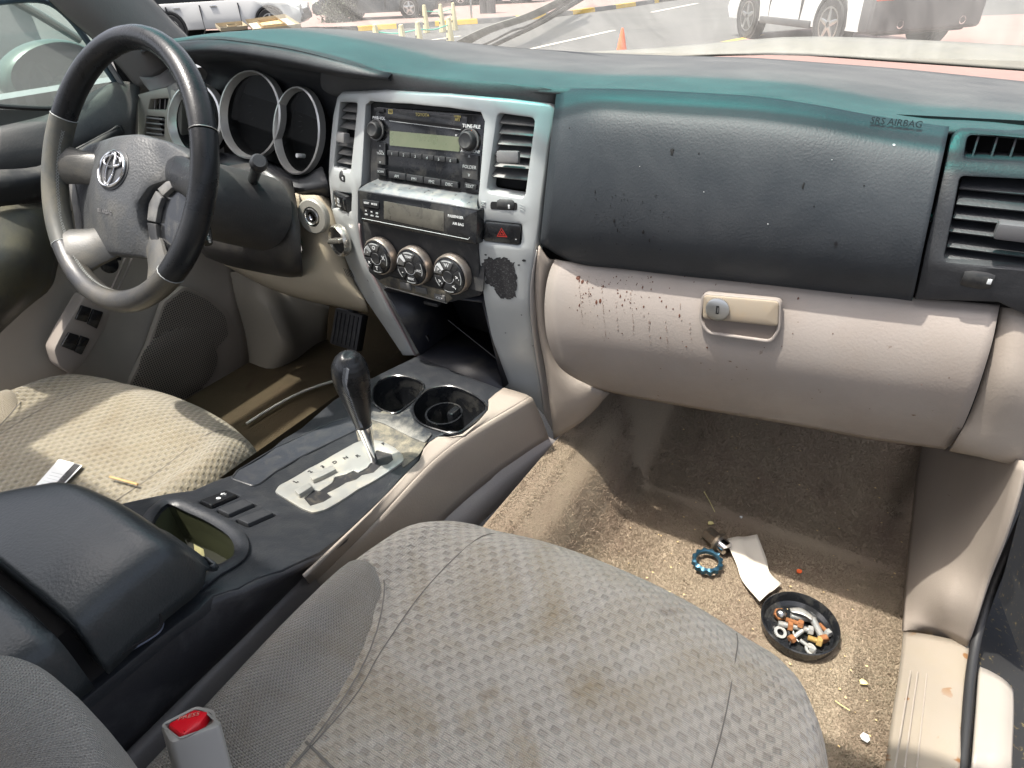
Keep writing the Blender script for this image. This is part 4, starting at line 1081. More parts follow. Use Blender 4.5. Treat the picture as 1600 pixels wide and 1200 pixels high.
for s,px,py,sz,m_ in (('PWR-VOL',592,184.5,.0054,white),('TUNE-FILE',736.5,197.5,.0062,white),('PUSH',728,233,.003,white),('AUDIO CONT',735,236.5,.0048,white),('TOYOTA',659,179.5,.0058,gold),('WMA',714,182,.0046,gold),('MP3',714,187,.0046,gold),('SEEK',595,236,.0034,greyp),('^',733,246,.008,greyp),('v',733,273,.008,greyp),('^',594,229,.006,greyp),('v',594,253,.006,greyp),('ST',713,211.5,.003,white)):
    u,v=Fr.px(px,py); text(s,Fr,u,v,sz,m_,RD,off=-.001 if m_ is gold else .0002,bold=.01)
u,v=Fr.px(608,174); plate('disc_logo',lambda a,b,d:Fr(a,b,d+.0026),rect(u,v,.008,.006,.001),gold,RD,holes=[rect(u,v,.006,.004,.001)],th=.0002,bv=0); text('CD',Fr,u,v,.004,gold,RD,off=-.0024)
def knob(px,py,r_,h,par,nm='knob'):
    u,v=Fr.px(px,py); o_=Fr(u,v,.002)
    k_=lathe(nm,[(r_*1.25,0),(r_*1.25,.002),(r_*1.06,.003),(r_*1.03,h*.75),(r_*.95,h*.93),(r_*.8,h),(r_*.74,h*.97),(0,h*.985)],o_,Fr.n,matteb,par,seg=36)
    ring('knob_ring',[(r_*1.22,.001),(r_*1.36,.001),(r_*1.36,.0035),(r_*1.22,.0035)],o_,Fr.n,plastic_slat,k_,seg=36)
    return k_
knob(588,203,.0105,.012,RD); knob(733,220,.0115,.012,RD)
u,v=Fr.px(737,205); plate('tune_mark',lambda a,b,d:Fr(a,b,d-.0006),rect(u,v,.0012,.004),lampo,RD,th=.0002,bv=0)

# ---------------- clock unit under the radio
Fc=frame((0,-.035,-.07),(1,0,0),(0,math.sin(R(8)),math.cos(R(8))))
CK=thing('clock_display','black clock display with PASSENGER AIR BAG lettering under the radio','clock',(0,-.05,-.08))
cf=[Fc.px(*q) for q in ((559,297),(746,328),(744,383),(564,346))]
top=[Fc(*Fc.px(559,297),0),Fc(*Fc.px(746,328),0),Fr(*Fr.px(744,304),.0),Fr(*Fr.px(586,281),.0)]
sheet('shelf',[[top[0],top[1]],[top[0].lerp(top[3],.5)+Vector((0,0,.0012)),top[1].lerp(top[2],.5)+Vector((0,0,.0012))],[top[3]+Vector((0,.01,0)),top[2]+Vector((0,.01,0))]],plastic('shelf_dusty_silver',(.13,.14,.15),.4,0,metal=.3,dust=((.26,.25,.22),.8,60,.45,.7),spots=((.03,.03,.03),.66,140)),CK,k=(5,5),th=.003)
plate('clock_frame',Fc,rp(cf,.003),gloss,CK,th=.03,bv=.0015,step=.05)
for l_,m_,lift,nm in ((((600,314),(694,331),(694,362),(600,342)),lcd2,.0006,'clock_window'),(((567,311),(593,315),(592,326),(568,322)),matteb,.0012,'set_button')):
    plate(nm,lambda a,b,d:Fc(a,b,d-lift),rp([Fc.px(*q) for q in l_],.001),m_,CK,th=.001,bv=.0003)
def ck_line(pts): tube('trim_line',[Fc(*Fc.px(*q),-.0003) for q in pts],.0005,greyp,CK,n=4,k=1)
ck_line([(566,341),(600,348),(732,374),(734,371)]); 
for s,px,py,sz in (('RESET',574,317,.0040),('MODE',586,319,.0040),('PASSENGER',713,338.5,.0050),('AIR BAG',717,350,.0050),('H',573,329,.004),('M',582,331,.004),(':00',590,333,.004)):
    u,v=Fc.px(px,py); text(s,Fc,u,v,sz,white,CK,off=.0018,bold=.008)
for px,py in ((573,335),(582,337),(590,338.5)):
    u,v=Fc.px(px,py); plate('small_button',lambda a,b,d:Fc(a,b,d-.0012),rect(u,v,.006,.002,.0006),greyp,CK,th=.001,bv=.0003)

# ---------------- climate control
Fk=frame((0,-.030,-.155),(1,0,0),(0,.02,1))
CL=thing('climate_panel','black climate control panel with three large round dials','climate panel',(0,0,-.16))
kf=[Fk.px(*q) for q in ((566,345),(746,378),(750,462),(700,473),(600,446),(576,425))]
plate('panel_face',lambda a,b,d:Fk(a,b,d),rp(kf,.003),matteb,CL,th=.02,bv=.0015,step=.05)
plate('panel_lip',lambda a,b,d:Fk(a,b,d-.002),rp([Fk.px(*q) for q in ((592,438),(600,445),(699,473),(708,466),(700,455),(610,431))],.002),plastic('dusty_black',(.03,.03,.03),.5,0,dust=((.30,.26,.18),.8,40,.4,.7)),CL,th=.006,bv=.001)
tube('lip_edge',[Fk(*Fk.px(*q),-.001) for q in ((600,446.5),(650,460),(699,473.5))],.0008,zinc,CL,n=6,k=2)
for c_,(ww,hh),ic in (((636,446),(.022,.010),'TEMP'),((660,452),(.022,.010),'A/C'),((689,464),(.020,.010),'')):
    u,v=Fk.px(*c_); plate('push_button',lambda a,b,d:Fk(a,b,d-.004),rect(u,v,ww,hh,.001),plastic_slat,CL,th=.004,bv=.0008)
u,v=Fk.px(689,464); text('<X>',Fk,u,v,.007,white,CL,off=.005)
KN=[((600,397),.0275),((653,412),.0285),((712,425),.0285)]
for i,((px,py),r_) in enumerate(KN):
    u,v=Fk.px(px,py); o_=Fk(u,v,-.004); n_=Fk.n
    kb=lathe('dial',[(r_*.98,-.004),(r_*.97,.010),(r_*.94,.0135),(r_*.88,.0145),(0,.0145)],o_,n_,gloss,CL,seg=48)
    ring('dial_ring',[(r_*.97,-.002),(r_*1.06,-.002),(r_*1.05,.009),(r_*1.0,.0115),(r_*.96,.0115)],o_,n_,plastic('dial_ring_silver',(.36,.32,.29),.3,0,metal=.8,dust=((.3,.25,.18),.5,60)) if i==0 else MATS['dial_ring_silver'],kb,seg=48)
    Fd=frame(o_+n_*.0147,(1,0,0),Fk.ey)
    lathe('dial_centre',[(.0085,.0),(.0080,.0015),(0,.0012)],o_+n_*.0147,n_,matteb,kb,seg=28)
    plate('centre_arc',lambda a,b,d:Fd(a,b,d-.0006),ell(0,0,.0105,.0105,20,0,190,350)+ell(0,0,.0097,.0097,20,0,190,350)[::-1],white,kb,th=.0002,bv=0)
    # sectors
    secs=[(60,120,1),(120,178,1),(-32,36,0),(182,236,0),(240,300,0)]
    for a0,a1,paler in secs:
        q=ell(0,0,r_*.86,r_*.86,8,0,a0+3,a1-3)+ell(0,0,.0112,.0112,6,0,a0+6,a1-6)[::-1]
        plate('dial_sector',lambda a,b,d:Fd(a,b,d-.0008),q,plastic_slat if paler else matteb,kb,th=.0008,bv=.0003)
        q=ell(0,0,r_*.84,r_*.84,8,0,a0+10,a1-10)+ell(0,0,r_*.80,r_*.80,8,0,a0+10,a1-10)[::-1]
        plate('sector_arc',lambda a,b,d:Fd(a,b,d-.0012),q,white if paler else greyp,kb,th=.0002,bv=0)
    q=ell(0,0,r_*.80,r_*.80,5,0,122,140)+ell(0,0,.012,.012,4,0,122,140)[::-1]
    plate('pointer',lambda a,b,d:Fd(a,b,d-.0014),q,white if i else greyp,kb,th=.0004,bv=0)
    for ang_,s in (((90,'O'),(10,'X'),(-90,'T'),(210,'x'),(150,'-')),((90,'TEMP'),(-5,'A/C'),(-90,'MAX'),(210,'-')),((90,'W'),(3,'>,'),(-55,'<,'),(215,'>,'),(150,'>,')))[i]:
        rr=r_*.60; text(s,Fd,rr*math.cos(R(ang_)),rr*math.sin(R(ang_)),.0052 if len(s)>2 else .0085,white,kb,off=.0014,bold=.01)

# ---------------- cubby under climate
cub=[at(600,452,y=-.02),at(752,470,y=-.02),at(786,605,y=.0),at(656,554,y=.0)]
dpt=.13
bkp=[p+Vector((0,dpt,0)) for p in cub]; bkp[2].z+=.0; bkp[3].z+=.0
CB=thing('storage_cubby','open black storage cubby below the climate dials','cubby',tuple(cub[3]))
cm_=plastic('cubby_black',(.016,.017,.022),.35,0,dust=((.3,.26,.18),.25,14,.5,.8))
for nm,q in (('back_wall',[bkp[0],bkp[1],bkp[2],bkp[3]]),('left_wall',[cub[0],bkp[0],bkp[3],cub[3]]),('right_wall',[cub[1],bkp[1],bkp[2],cub[2]]),('ceiling_panel',[cub[0],cub[1],bkp[1],bkp[0]]),('floor_panel',[cub[3]+Vector((0,-.01,0)),cub[2]+Vector((0,-.01,0)),bkp[2],bkp[3]])):
    o=sheet(nm,[[q[0],q[1]],[q[3],q[2]]],cm_,CB,k=(1,1),th=.003)
for a,b in (((668,525),(760,575)),((700,500),(775,560)),((660,480),(668,520))): 
    tube('moulding_line',[at(*a,y=.06),at(*b,y=.06)],.0008,plastic_slat,CB,n=5,k=1)
box('opener_tab',at(676,473,y=-.015),(.028,.012,.006),matteb,CB,bv=.002)
ring('power_socket',[(.009,0),(.012,0),(.012,.006),(.009,.006)],at(662,528,y=.03),(0.3,-1,0),chrome,CB,seg=20)

# ================================================================ CENTRE CONSOLE
def zc(x,y): return -.352+.098*sstep(-.27,-.60,y)
FC=lambda u,v,d: Vector((u,v,zc(u,v)-d))
def cpx(px,py,off=0): p=onz(px,py,zc,off); return (p.x,p.y)
def cl_(l,off=0): return [cpx(*q,off) for q in l]
CO=thing('centre_console','dusty black centre console between the seats with beige side','centre console',(.05,-.3,-.6))
top_out=[(650,556),(787,608),(764,625),(762,641),(745,655),(721,677),(700,676),(684,682),(668,692),(660,702),(654,719),(640,734),(623,750),(576,798),(540,832),(500,862),(440,890),(400,903),(372,918),(334,930)]
left_out=[(600,580),(560,600),(520,625),(470,668),(440,686),(400,716),(365,740),(330,752),(300,765),(262,770)]
T=cl_(top_out); Lf=cl_(left_out)
poly=T+[(T[-1][0]+.005,-.56),(T[-1][0]-.0,-.80),(-.10,-.80),(Lf[-1][0]-.012,-.52)]+Lf[::-1]
gate=[(430,771),(437,761),(482,735),(520,714),(556,694),(576,688),(598,692),(618,702),(630,713),(632,722),(620,731),(560,767),(509,799),(490,804),(472,797)]
cup1=[(583,612),(590,598),(612,588),(640,590),(662,601),(655,618),(640,632),(618,646),(596,640),(583,628)]
cup2=[(645,640),(654,622),(672,608),(706,604),(742,618),(761,636),(752,652),(716,676),(684,672),(655,660)]
pocket=[(262,790),(295,800),(329,816),(358,836),(368,856),(362,874),(330,893),(300,915),(262,930),(240,900),(235,830)]
smp=lambda P_,k=4:[(q.x,q.y) for q in cr([Vector((a,b,0)) for a,b in P_],k,True)]
cupH1=smp(cl_(cup1)); cupH2=smp(cl_(cup2)); pockH=smp(cl_(pocket),3)
swp=[(343,780),(370,794),(400,809)]
swH=[]
for px,py in swp:
    swH.append(rp(cl_([(px-33,py+4),(px+12,py-13),(px+31,py-5),(px-12,py+14)]),.003))
ct=plate('console_top',FC,poly,consm,CO,holes=[cupH1,cupH2,pockH]+swH,th=.012,bv=.004,step=.02)
def well(nm,H,depth,mat,par,taper=.9,Ff=FC,botmat=None):
    H=ccw(H); cx=sum(p[0] for p in H)/len(H);cy=sum(p[1] for p in H)/len(H)
    V=[];F_=[];n=len(H); L_=[(1.0,.003),(.99,.01),(.97,depth*.5),(taper,depth*.93),(taper*.93,depth)]
    for s_,d in L_:
        for u,v in H: V.append(Ff(cx+(u-cx)*s_,cy+(v-cy)*s_,d) if Ff is not FC else Vector((cx+(u-cx)*s_,cy+(v-cy)*s_,zc(u,v)*(1-min(1,d/depth))+(zc(cx,cy))*min(1,d/depth)-d)))
    for k in range(len(L_)-1):
        for i in range(n): F_.append((k*n+i,k*n+(i+1)%n,(k+1)*n+(i+1)%n,(k+1)*n+i))
    F_.append([ (len(L_)-1)*n+i for i in range(n)])
    return mk(nm,V,F_,mat,par,ang=40)
well('cup_holder',cupH1,.07,gloss,CO); well('cup_holder',cupH2,.07,gloss,CO)
pw=well('tray_pocket',pockH,.06,plastic('pocket_olive',(.05,.055,.03),.4,0),CO)
# cup rims
for H in (cupH1,cupH2):
    tube('cup_rim',[FC(u,v,-.0005) for u,v in H],.0016,MATS['gloss_black_plastic'],CO,n=6,k=1,closed=True)
    c0=(sum(p[0] for p in H)/len(H),sum(p[1] for p in H)/len(H))
# arms inside cup2
c2=cl_([(705,640)])[0]
box('cup_gripper',Vector((c2[0]+.006,c2[1]-.002,zc(*c2)-.022)),(.012,.022,.05),gloss,CO,bv=.004)
ring('cup_insert',[(.026,-.05),(.029,-.05),(.029,-.008),(.026,-.008)],Vector((c2[0]-.012,c2[1]-.004,zc(*c2))),(0,0,1),gloss,CO,seg=30)
# pocket rim
tube('pocket_rim',[FC(u,v,-.0015) for u,v in inset(ccw(pockH),-.006)],.0075,consm,CO,n=10,k=1,closed=True,flat=.5,up=(0,0,1))
# console switches
for i,(px,py) in enumerate(swp):
    F0=lambda a,b,d:FC(a,b,d-.0035)
    plate('console_switch',F0,inset(ccw(swH[i]),.0012),gloss if i==0 else black,CO,th=.012,bv=.0025,step=.02)
def surfF(px,py,dx,dy):
    o=onz(px,py,zc); e=(onz(px+dx,py+dy,zc)-o).normalized(); zx=Vector((0,0,1)); 
    n_=(Vector((0,-(zc(o.x,o.y+.01)-zc(o.x,o.y-.01))/.02,1))).normalized(); return frame(o,e,n_.cross(e),None)
F=surfF(352,778,20,-9); text('*',F,0,.0,.014,white,CO,off=.0042,bold=.02); text('o',F,-.012,0,.010,white,CO,off=.0042,bold=.03)
# recessed tray left of the gate
tr_=[(362,748),(372,735),(430,700),(470,682),(520,660),(555,650),(575,655),(566,668),(520,690),(470,714),(430,738),(405,757),(395,760)]
TRl=rp(cl_(tr_),.004)
tube('tray_edge',[FC(u,v,-.0003) for u,v in TRl],.0016,consm,CO,n=6,k=1,closed=True)
plate('tray_panel',lambda a,b,d:FC(a,b,d-.0008),inset(ccw(TRl),.001),plastic('tray_satin',(.030,.034,.042),.34,300,.0003,dust=((.25,.23,.17),.2,80,.45,.85)),CO,th=.0006,bv=0,step=.03)
# dusty area near the cup holders and lever
dp=rp(cl_([(575,655),(600,642),(640,662),(668,690),(655,712),(630,732),(615,702),(596,690),(560,690),(556,672)]),.004)
plate('lever_surround',lambda a,b,d:FC(a,b,d-.0012),dp,plastic('surround_dust',(.06,.06,.055),.6,420,.0004,dust=((.33,.29,.2),.85,60,.38,.7)),CO,th=.001,bv=.0004,step=.03)
cb_=rp(cl_([(583,644),(600,648),(622,650),(640,640),(648,660),(676,680),(664,694),(640,684),(600,664),(575,656)]),.003)
plate('centre_divider',lambda a,b,d:FC(a,b,d-.0030),cb_,consd,CO,th=.003,bv=.001,step=.03)
# P indicator block
# ------ shifter gate
SG_=thing('shift_gate','silver gate plate with a stepped slot around the gear lever','gear gate',tuple(onz(530,750,zc)))
slot=[(476,781),(490,768),(500,770),(520,757),(524,748),(541,744),(553,738),(560,741),(575,733),(579,727),(590,722),(578,713),(590,706),(612,712),(615,721),(606,728),(596,730),(584,741),(566,745),(557,752),(541,757),(530,764),(512,773),(519,779),(506,787),(486,793)]
G=rp(cl_(gate),.004)
SL=cl_(slot)
gp=plate('gate_plate',lambda a,b,d:FC(a,b,d-.0035),G,plastic('gate_silver',(.33,.335,.32),.38,0,metal=.4,dust=((.42,.38,.28),.8,30,.45,.7)),SG_,holes=[SL],th=.0035,bv=.0012,step=.012)
plate('gate_floor',lambda a,b,d:FC(a,b,d-.0014),inset(ccw(G),.004),plastic('gate_black',(.018,.018,.02),.5,0,dust=((.2,.17,.12),.4,90,.5,.75)),SG_,th=.0004,bv=0,step=.02)
# raised ridges along slot
rdg=[((462,774),(486,762),(491,768),(470,782)),((486,752),(520,735),(528,741),(491,759))]
for q in rdg:
    plate('gate_ridge',lambda a,b,d:FC(a,b,d-.010),rp(cl_(q),.002),MATS['gate_silver'],SG_,th=.007,bv=.0015,step=.02)
for s,px,py in (('P',600,697),('R',560,716),('N',541,719),('D',524,726),('3',505,733),('2',485,741),('L',462,757)):
    F=surfF(px,py,20,-11); text(s,F,0,0,.0085,black if s in 'P' else MATS['gate_black'],SG_,off=.0042,bold=.02)
# ------ gear lever
GL=thing('gear_lever','black stitched leather gear lever with chrome collar','gear lever',tuple(onz(588,722,zc)))
y0=-.245
p0=onz(587,722,zc,.002); y0=p0.y
def lv(px,py): return at(px,py,y=y0+ (py-722)*.00005)
tube('chrome_collar',[lv(586,722),lv(577,695),lv(568,664)],[.004,.0065,.0115],chrome,GL,n=12,k=3)
kp_=[lv(569,668),lv(564,650),lv(558,625),lv(552,602),lv(548,586),lv(546,574),lv(546,566),lv(547,560),lv(548,557),lv(548,556)]
tube('lever_knob',kp_,[.0095,.0128,.0172,.0210,.0224,.0214,.0186,.0135,.0080,.001],leather,GL,n=20,k=4,flat=1.05,up=(0,1,0))
for s in (-1,1):
    pass
stp=[lv(547+dx,py) for dx,py in ((-2,560),(-6,580),(-3,600),(4,625),(10,650),(14,664))]
# stitching
kax=(lv(548,560)-lv(569,668)).normalized()
def perp(p):
    n_=CAMP-p; n_=n_-kax*n_.dot(kax)+kax.cross(CAMP-p).normalized()*.0; return n_.normalized()
st=cr([lv(kx,py)+(perp(lv(kx,py))*math.cos(R(20))+kax.cross(perp(lv(kx,py)))*math.sin(R(-20)))*rr_ for (kx,py),rr_ in zip(((547,562),(546,574),(548,586),(552,602),(558,625),(563,645),(567,660)),(.0178,.0221,.0230,.0216,.0178,.0142,.0118))],8)
V=[];F_=[]
for i in range(0,len(st)-1):
    t_=(st[i+1]-st[i]).normalized(); n_=(CAMP-st[i]); n_=(n_-t_*n_.dot(t_)).normalized(); b_=t_.cross(n_)
    for s in (-1,1):
        k=len(V); c0=st[i]+b_*.0016*s; a_=(b_*s*1.4+t_*.8).normalized()*.0019; w__=a_.cross(n_).normalized()*.0006
        V+= [c0-a_-w__,c0+a_-w__,c0+a_+w__+n_*.0005,c0-a_+w__+n_*.0005]; F_.append((k,k+1,k+2,k+3))
mk('stitching',V,F_,simple('lever_thread',(.26,.27,.28),.7),GL,smooth=False)
# ------ beige console side
zr=lambda x,y: -.352+.012*sstep(-.3,-.6,y)
def rz(px,py,z): return at(px,py,z=z)
inner=[(787,608),(763,627),(762,643),(721,679),(684,684),(661,704),(655,720),(624,752),(577,799),(540,834),(500,872),(472,898)]
crs=[(828,621),(800,637),(770,655),(735,674),(700,694),(670,720),(650,744),(618,782),(580,820),(550,849),(515,883),(484,914)]
bot=[(856,684),(832,700),(800,722),(768,745),(740,764),(712,792),(690,812),(662,840),(630,870),(600,898),(570,925),(540,950)]
rows=[]
for a,b,c_ in zip(inner,crs,bot):
    pa=onz(*a,zc,.001); pb=at(*b,z=-.357); pc=at(*c_,z=-.452)
    rows.append([pa,pa.lerp(pb,.5)+Vector((0,0,.0008)),pb.lerp(pa,.12)+Vector((0,0,.0006)),pb+Vector((0,0,-.001)),pb.lerp(pc,.06)+Vector((.003,0,0)),pb.lerp(pc,.5)+Vector((.003,0,0)),pc])
def smooth_rows(rows,n=3):
    for _ in range(n):
        new=[list(r_) for r_ in rows]
        for i in range(1,len(rows)-1):
            for j in range(2,len(rows[0])): new[i][j]=rows[i-1][j]*.25+rows[i][j]*.5+rows[i+1][j]*.25
        rows=new
    return rows
rows=smooth_rows(rows)
sheet('console_side_panel',rows,beige,CO,k=(2,3),th=.003,ang=70)
lw=[(884,702),(862,714),(831,734),(800,758),(768,786),(740,812),(715,836),(690,862),(650,900)]
up_=[(857,682),(835,698),(806,718),(774,741),(745,760),(718,784),(692,808),(662,836),(620,876)]
rows=[]
for a,b in zip(up_,lw):
    pa=at(*a,z=-.448)+Vector((-.004,0,0)); pb=at(*b,z=-.492); rows.append([pa+Vector((-.006,0,.02)),pa,pa.lerp(pb,.5)+Vector((.003,0,.002)),pb,pb+Vector((-.004,0,-.02))])
sheet('tunnel_trim_strip',smooth_rows(rows),plastic('lilac_trim',(.33,.30,.29),.45,420,.0003,dust=((.3,.26,.2),.3,9)),CO,k=(3,3),th=.003)
# seam where the grey rear trim starts, rear side trim
ridge=[(480,894),(430,945),(380,997),(320,1058),(250,1131),(186,1197),(120,1265)]
rows=[]
for px,py in ridge:
    p=at(px,py,z=-.338); rows.append([p+Vector((-.004,0,-.002)),p+Vector((.003,0,.0015)),p+Vector((.012,0,-.012)),p+Vector((.028,0,-.06)),p+Vector((.036,0,-.16)),p+Vector((.038,0,-.26))])
sheet('rear_side_trim',rows,trimg,CO,k=(3,4),th=.003,ang=60)
# black body flank between console top and the rear trim
rows=[]
fl1=[(552,820),(520,848),(470,876),(420,898),(372,918),(334,931)]
fl2=[(534,842),(507,868),(480,894),(440,935),(400,977),(360,1018)]
for a,b in zip(fl1,fl2):
    pa=onz(*a,zc,-.004); pb=at(*b,z=-.338); rows.append([pa,pa+Vector((.006,0,-.004)),pa.lerp(pb,.5)+Vector((.006,0,.004)),pb])
for y in (-.60,-.68,-.76,-.85):
    pa=Vector((.118,y,-.256)); pb=Vector((.140,y-.02,-.338)); rows.append([pa,pa+Vector((.006,0,-.004)),pa.lerp(pb,.5)+Vector((.006,0,.003)),pb])
sheet('console_flank',rows,plastic('flank_black',(.018,.018,.021),.45,500,.0003,dust=((.2,.2,.2),.35,12,.5,.8)),CO,k=(3,3),th=.002,ang=60)
# latch groove
lg=[(245,955),(247,972),(238,985),(200,1008),(186,1018)]
def flank(px,py): return at(px,py,x=.146)
tube('latch_groove',[flank(*q)+Vector((.0015,0,0)) for q in lg],.0035,void,CO,n=6,k=3); tube('latch_edge',[flank(q[0]+3,q[1]+4)+Vector((.0015,0,0)) for q in lg],.0022,plastic('edge_light',(.12,.14,.2),.3,0),CO,n=6,k=3)

# ------ armrest lid
AL=thing('armrest_lid','grained black armrest lid at the rear of the console','armrest lid',(.02,-.6,-.22))
def lid(nm,topl,crl,botl,mat,zt,zcr,zb,par):
    rows=[]
    for a,b,c_,z3 in zip(topl,crl,botl,range(99)):
        rows.append([a,b,c_])
ztop=-.172
def L_(px,py,z): return at(px,py,z=z)
# rows run from rear to nose, columns across from left to right side
def lidrows(y0,y1,nose,xl,xr):
    rows=[]
    ys_=np.linspace(y0,y1,9)
    for i,y in enumerate(ys_):
        t=i/8; e=0
        if nose: e=max(0,(t-.72)/.28)
        hz_=.052*e**2.2
        sq=.020*e**2
        zt=ztop+.006*math.sin(math.pi*min(1,t*.9))
        xl_=xl+(.100*max(0,t-.05)**1.25 if nose else 0); xr_=xr-sq
        xm=(xl_+xr_)/2
        rows.append([Vector((xl_-.004,y,zt-.07)),Vector((xl_-.003,y,zt-.03-hz_*.7)),Vector((xl_+.012,y,zt-.010-hz_)),Vector((xl_+.05,y,zt-.002-hz_)),Vector((xm,y,zt+.0005-hz_)),Vector((xr_-.05,y,zt-.001-hz_)),Vector((xr_-.016,y,zt-.006-hz_)),Vector((xr_-.003,y,zt-.014-hz_)),Vector((xr_+.001,y,zt-.03-hz_*.7)),Vector((xr_+.0,y,zt-.07))])
    if nose:
        last=rows[-1]; rows.append([Vector((p.x*.98,y1+.008,min(p.z-.012,ztop-.05))) for p in last]); rows.append([Vector((p.x*.97,y1+.007,ztop-.07)) for p in last])
    return rows
sheet('front_lid',lidrows(-.640,-.535,True,-.095,.150),lidm,AL,k=(3,3),th=.003,ang=70)
sheet('rear_lid',lidrows(-.85,-.652,False,-.098,.153),lidm,AL,k=(2,3),th=.003,ang=70)
# closing walls at the groove
for y in (-.640,-.652):
    r_=lidrows(-.85,-.652,False,-.096,.151)[4]
    V=[Vector((p.x,y,p.z-.001)) for p in r_]; mk('lid_end',V,[list(range(len(V)))],lidm,AL,smooth=False)
box('hinge_core',(.025,-.72,-.232),(.215,.24,.075),void,AL,bv=.004)
tag(sheet('pocket_note',[[at(303,850,z=-.272),at(318,858,z=-.272)],[at(306,893,z=-.282),at(322,886,z=-.282)],[at(304,905,z=-.30),at(318,898,z=-.30)]],papery,None,k=(3,3),th=.0004),'yellow paper slip tucked in the console pocket by the armrest','paper slip')

# ================================================================ SEATS
def seat(nm,lb,xl,xr,yf,yr,zt,weave,mesh,mirror=False,slope=.05):
    t=thing(nm,lb,'car seat',((xl+xr)/2,(yf+yr)/2,FZ))
    W_=xr-xl; 
    NX=40; NY=24
    def P(u,v):
        # u 0..1 across, v 0..1 from rear to front ; superellipse-ish outline with rounded front corners
        y=yr+(yf-yr)*v
        cf=max(0,(v-.62)/.38)
        inset_=.085*W_*cf**2.2*2.0
        x=xl+inset_*.55+(W_-inset_*(1.1))*u
        # bolsters
        b=abs(u-.5)*2
        # front edge bows forward in the middle
        y+= -.045*(b**2.4)*sstep(.3,1,v)
        z=zt-slope*(1-v)*.6 
        z+= .030*math.exp(-((b-.84)/.10)**2)*(1-.75*sstep(.5,1,v))
        z+= -.006*math.cos(u*math.pi*2)*(1-v) 
        z-= .050*max(0,(b-.90)/.10)**2
        z-= .040*max(0,(v-.86)/.14)**2
        return Vector((x,y,z))
    rows=[]
    for j in range(NY+1):
        v=j/NY; r_=[]
        a=P(0,v); r_+= [a+Vector((.03,0,-.16)),a+Vector((.004,0,-.09)),a+Vector((-.006,0,-.04)),a+Vector((-.003,0,-.012))]
        r_+= [P(i/NX,v) for i in range(NX+1)]
        b=P(1,v); r_+= [b+Vector((.003,0,-.012)),b+Vector((.006,0,-.04)),b+Vector((-.004,0,-.09)),b+Vector((-.03,0,-.16))]
        rows.append(r_)
    last=rows[-1]
    for dy,dz_ in ((.008,-.018),(.010,-.045),(.002,-.09),(-.03,-.15)):
        rows.append([Vector((p.x,p.y+dy,min(p.z+dz_,q.z+dz_ if False else p.z+dz_))) for p,q in zip(last,last)])
    # split columns: left bolster mesh rear part, weave elsewhere -> one cushion, bolster skin slightly proud
    c_=sheet('cushion',rows,weave,t,k=(2,1),ang=80)
    return t,P,c_
ps,PP,pc=seat('car_seat','grey woven front passenger seat, stained, nearest the camera',.168,.672,-.272,-.80,-.302,seatf,seatm)
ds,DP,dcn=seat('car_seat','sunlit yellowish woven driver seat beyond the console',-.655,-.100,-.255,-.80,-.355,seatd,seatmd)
# bolster side skin of mesh fabric on passenger seat, left rear
def skin(P,us,vs,mat,par,name,lift=.0032,side=-1):
    rows=[]
    for v in vs:
        r_=[]
        ue=us(v)
        a=P(0 if side<0 else 1,v)
        r_+= [a+Vector((.030,0,-.16))+Vector((-lift,0,0)) if side<0 else a+Vector((-.03+lift,0,-.16)),a+Vector((side*-.004 if False else .004*(-side),0,-.09))+Vector((side*lift,0,0)),a+Vector((side*(.006+lift),0,-.04)),a+Vector((side*(.003+lift),0,-.012+lift))]
        n=14
        for i in range(n+1):
            u=ue*i/n; u=u if side<0 else 1-u
            r_.append(P(u,v)+Vector((0,0,lift*(1 if i<n-1 else (.4 if i==n-1 else -.6)))))
        rows.append(r_)
    return sheet(name,rows,mat,par,k=(2,1),ang=80)
skin(PP,lambda v:interp(v,[0,.3,.55,.72,.80],[.20,.23,.22,.14,.02]),[0,.1,.2,.3,.4,.5,.6,.68,.74,.80],seatm,ps,'side_bolster')
skin(DP,lambda v:interp(v,[0,.3,.55,.72,.80],[.20,.23,.22,.14,.02]),[0,.1,.2,.3,.4,.5,.6,.68,.74,.80],seatmd,ds,'side_bolster')
def seam(P,pts,par,mat=mastic,r=.0006,lift=.0003):
    tube('seam',[P(u,v)+Vector((0,0,lift)) for u,v in pts],r,mat,par,n=5,k=5)
seamm=simple('seam_thread',(.17,.155,.135),.9)
for P,par in ((PP,ps),(DP,ds)):
    seam(P,[(.20,.98),(.205,.9),(.21,.75),(.225,.6),(.24,.5),(.22,.3)],par,seamm); seam(P,[(.82,.98),(.81,.9),(.80,.7),(.78,.4),(.78,.1)],par,seamm)
    seam(P,[(.02,.80),(.14,.72),(.22,.55),(.23,.3),(.20,.0)],par,seamm,.0008,.0030)
    seam(P,[(.22,.42),(.4,.40),(.6,.40),(.8,.42)],par,seamm,.0012,.0002)
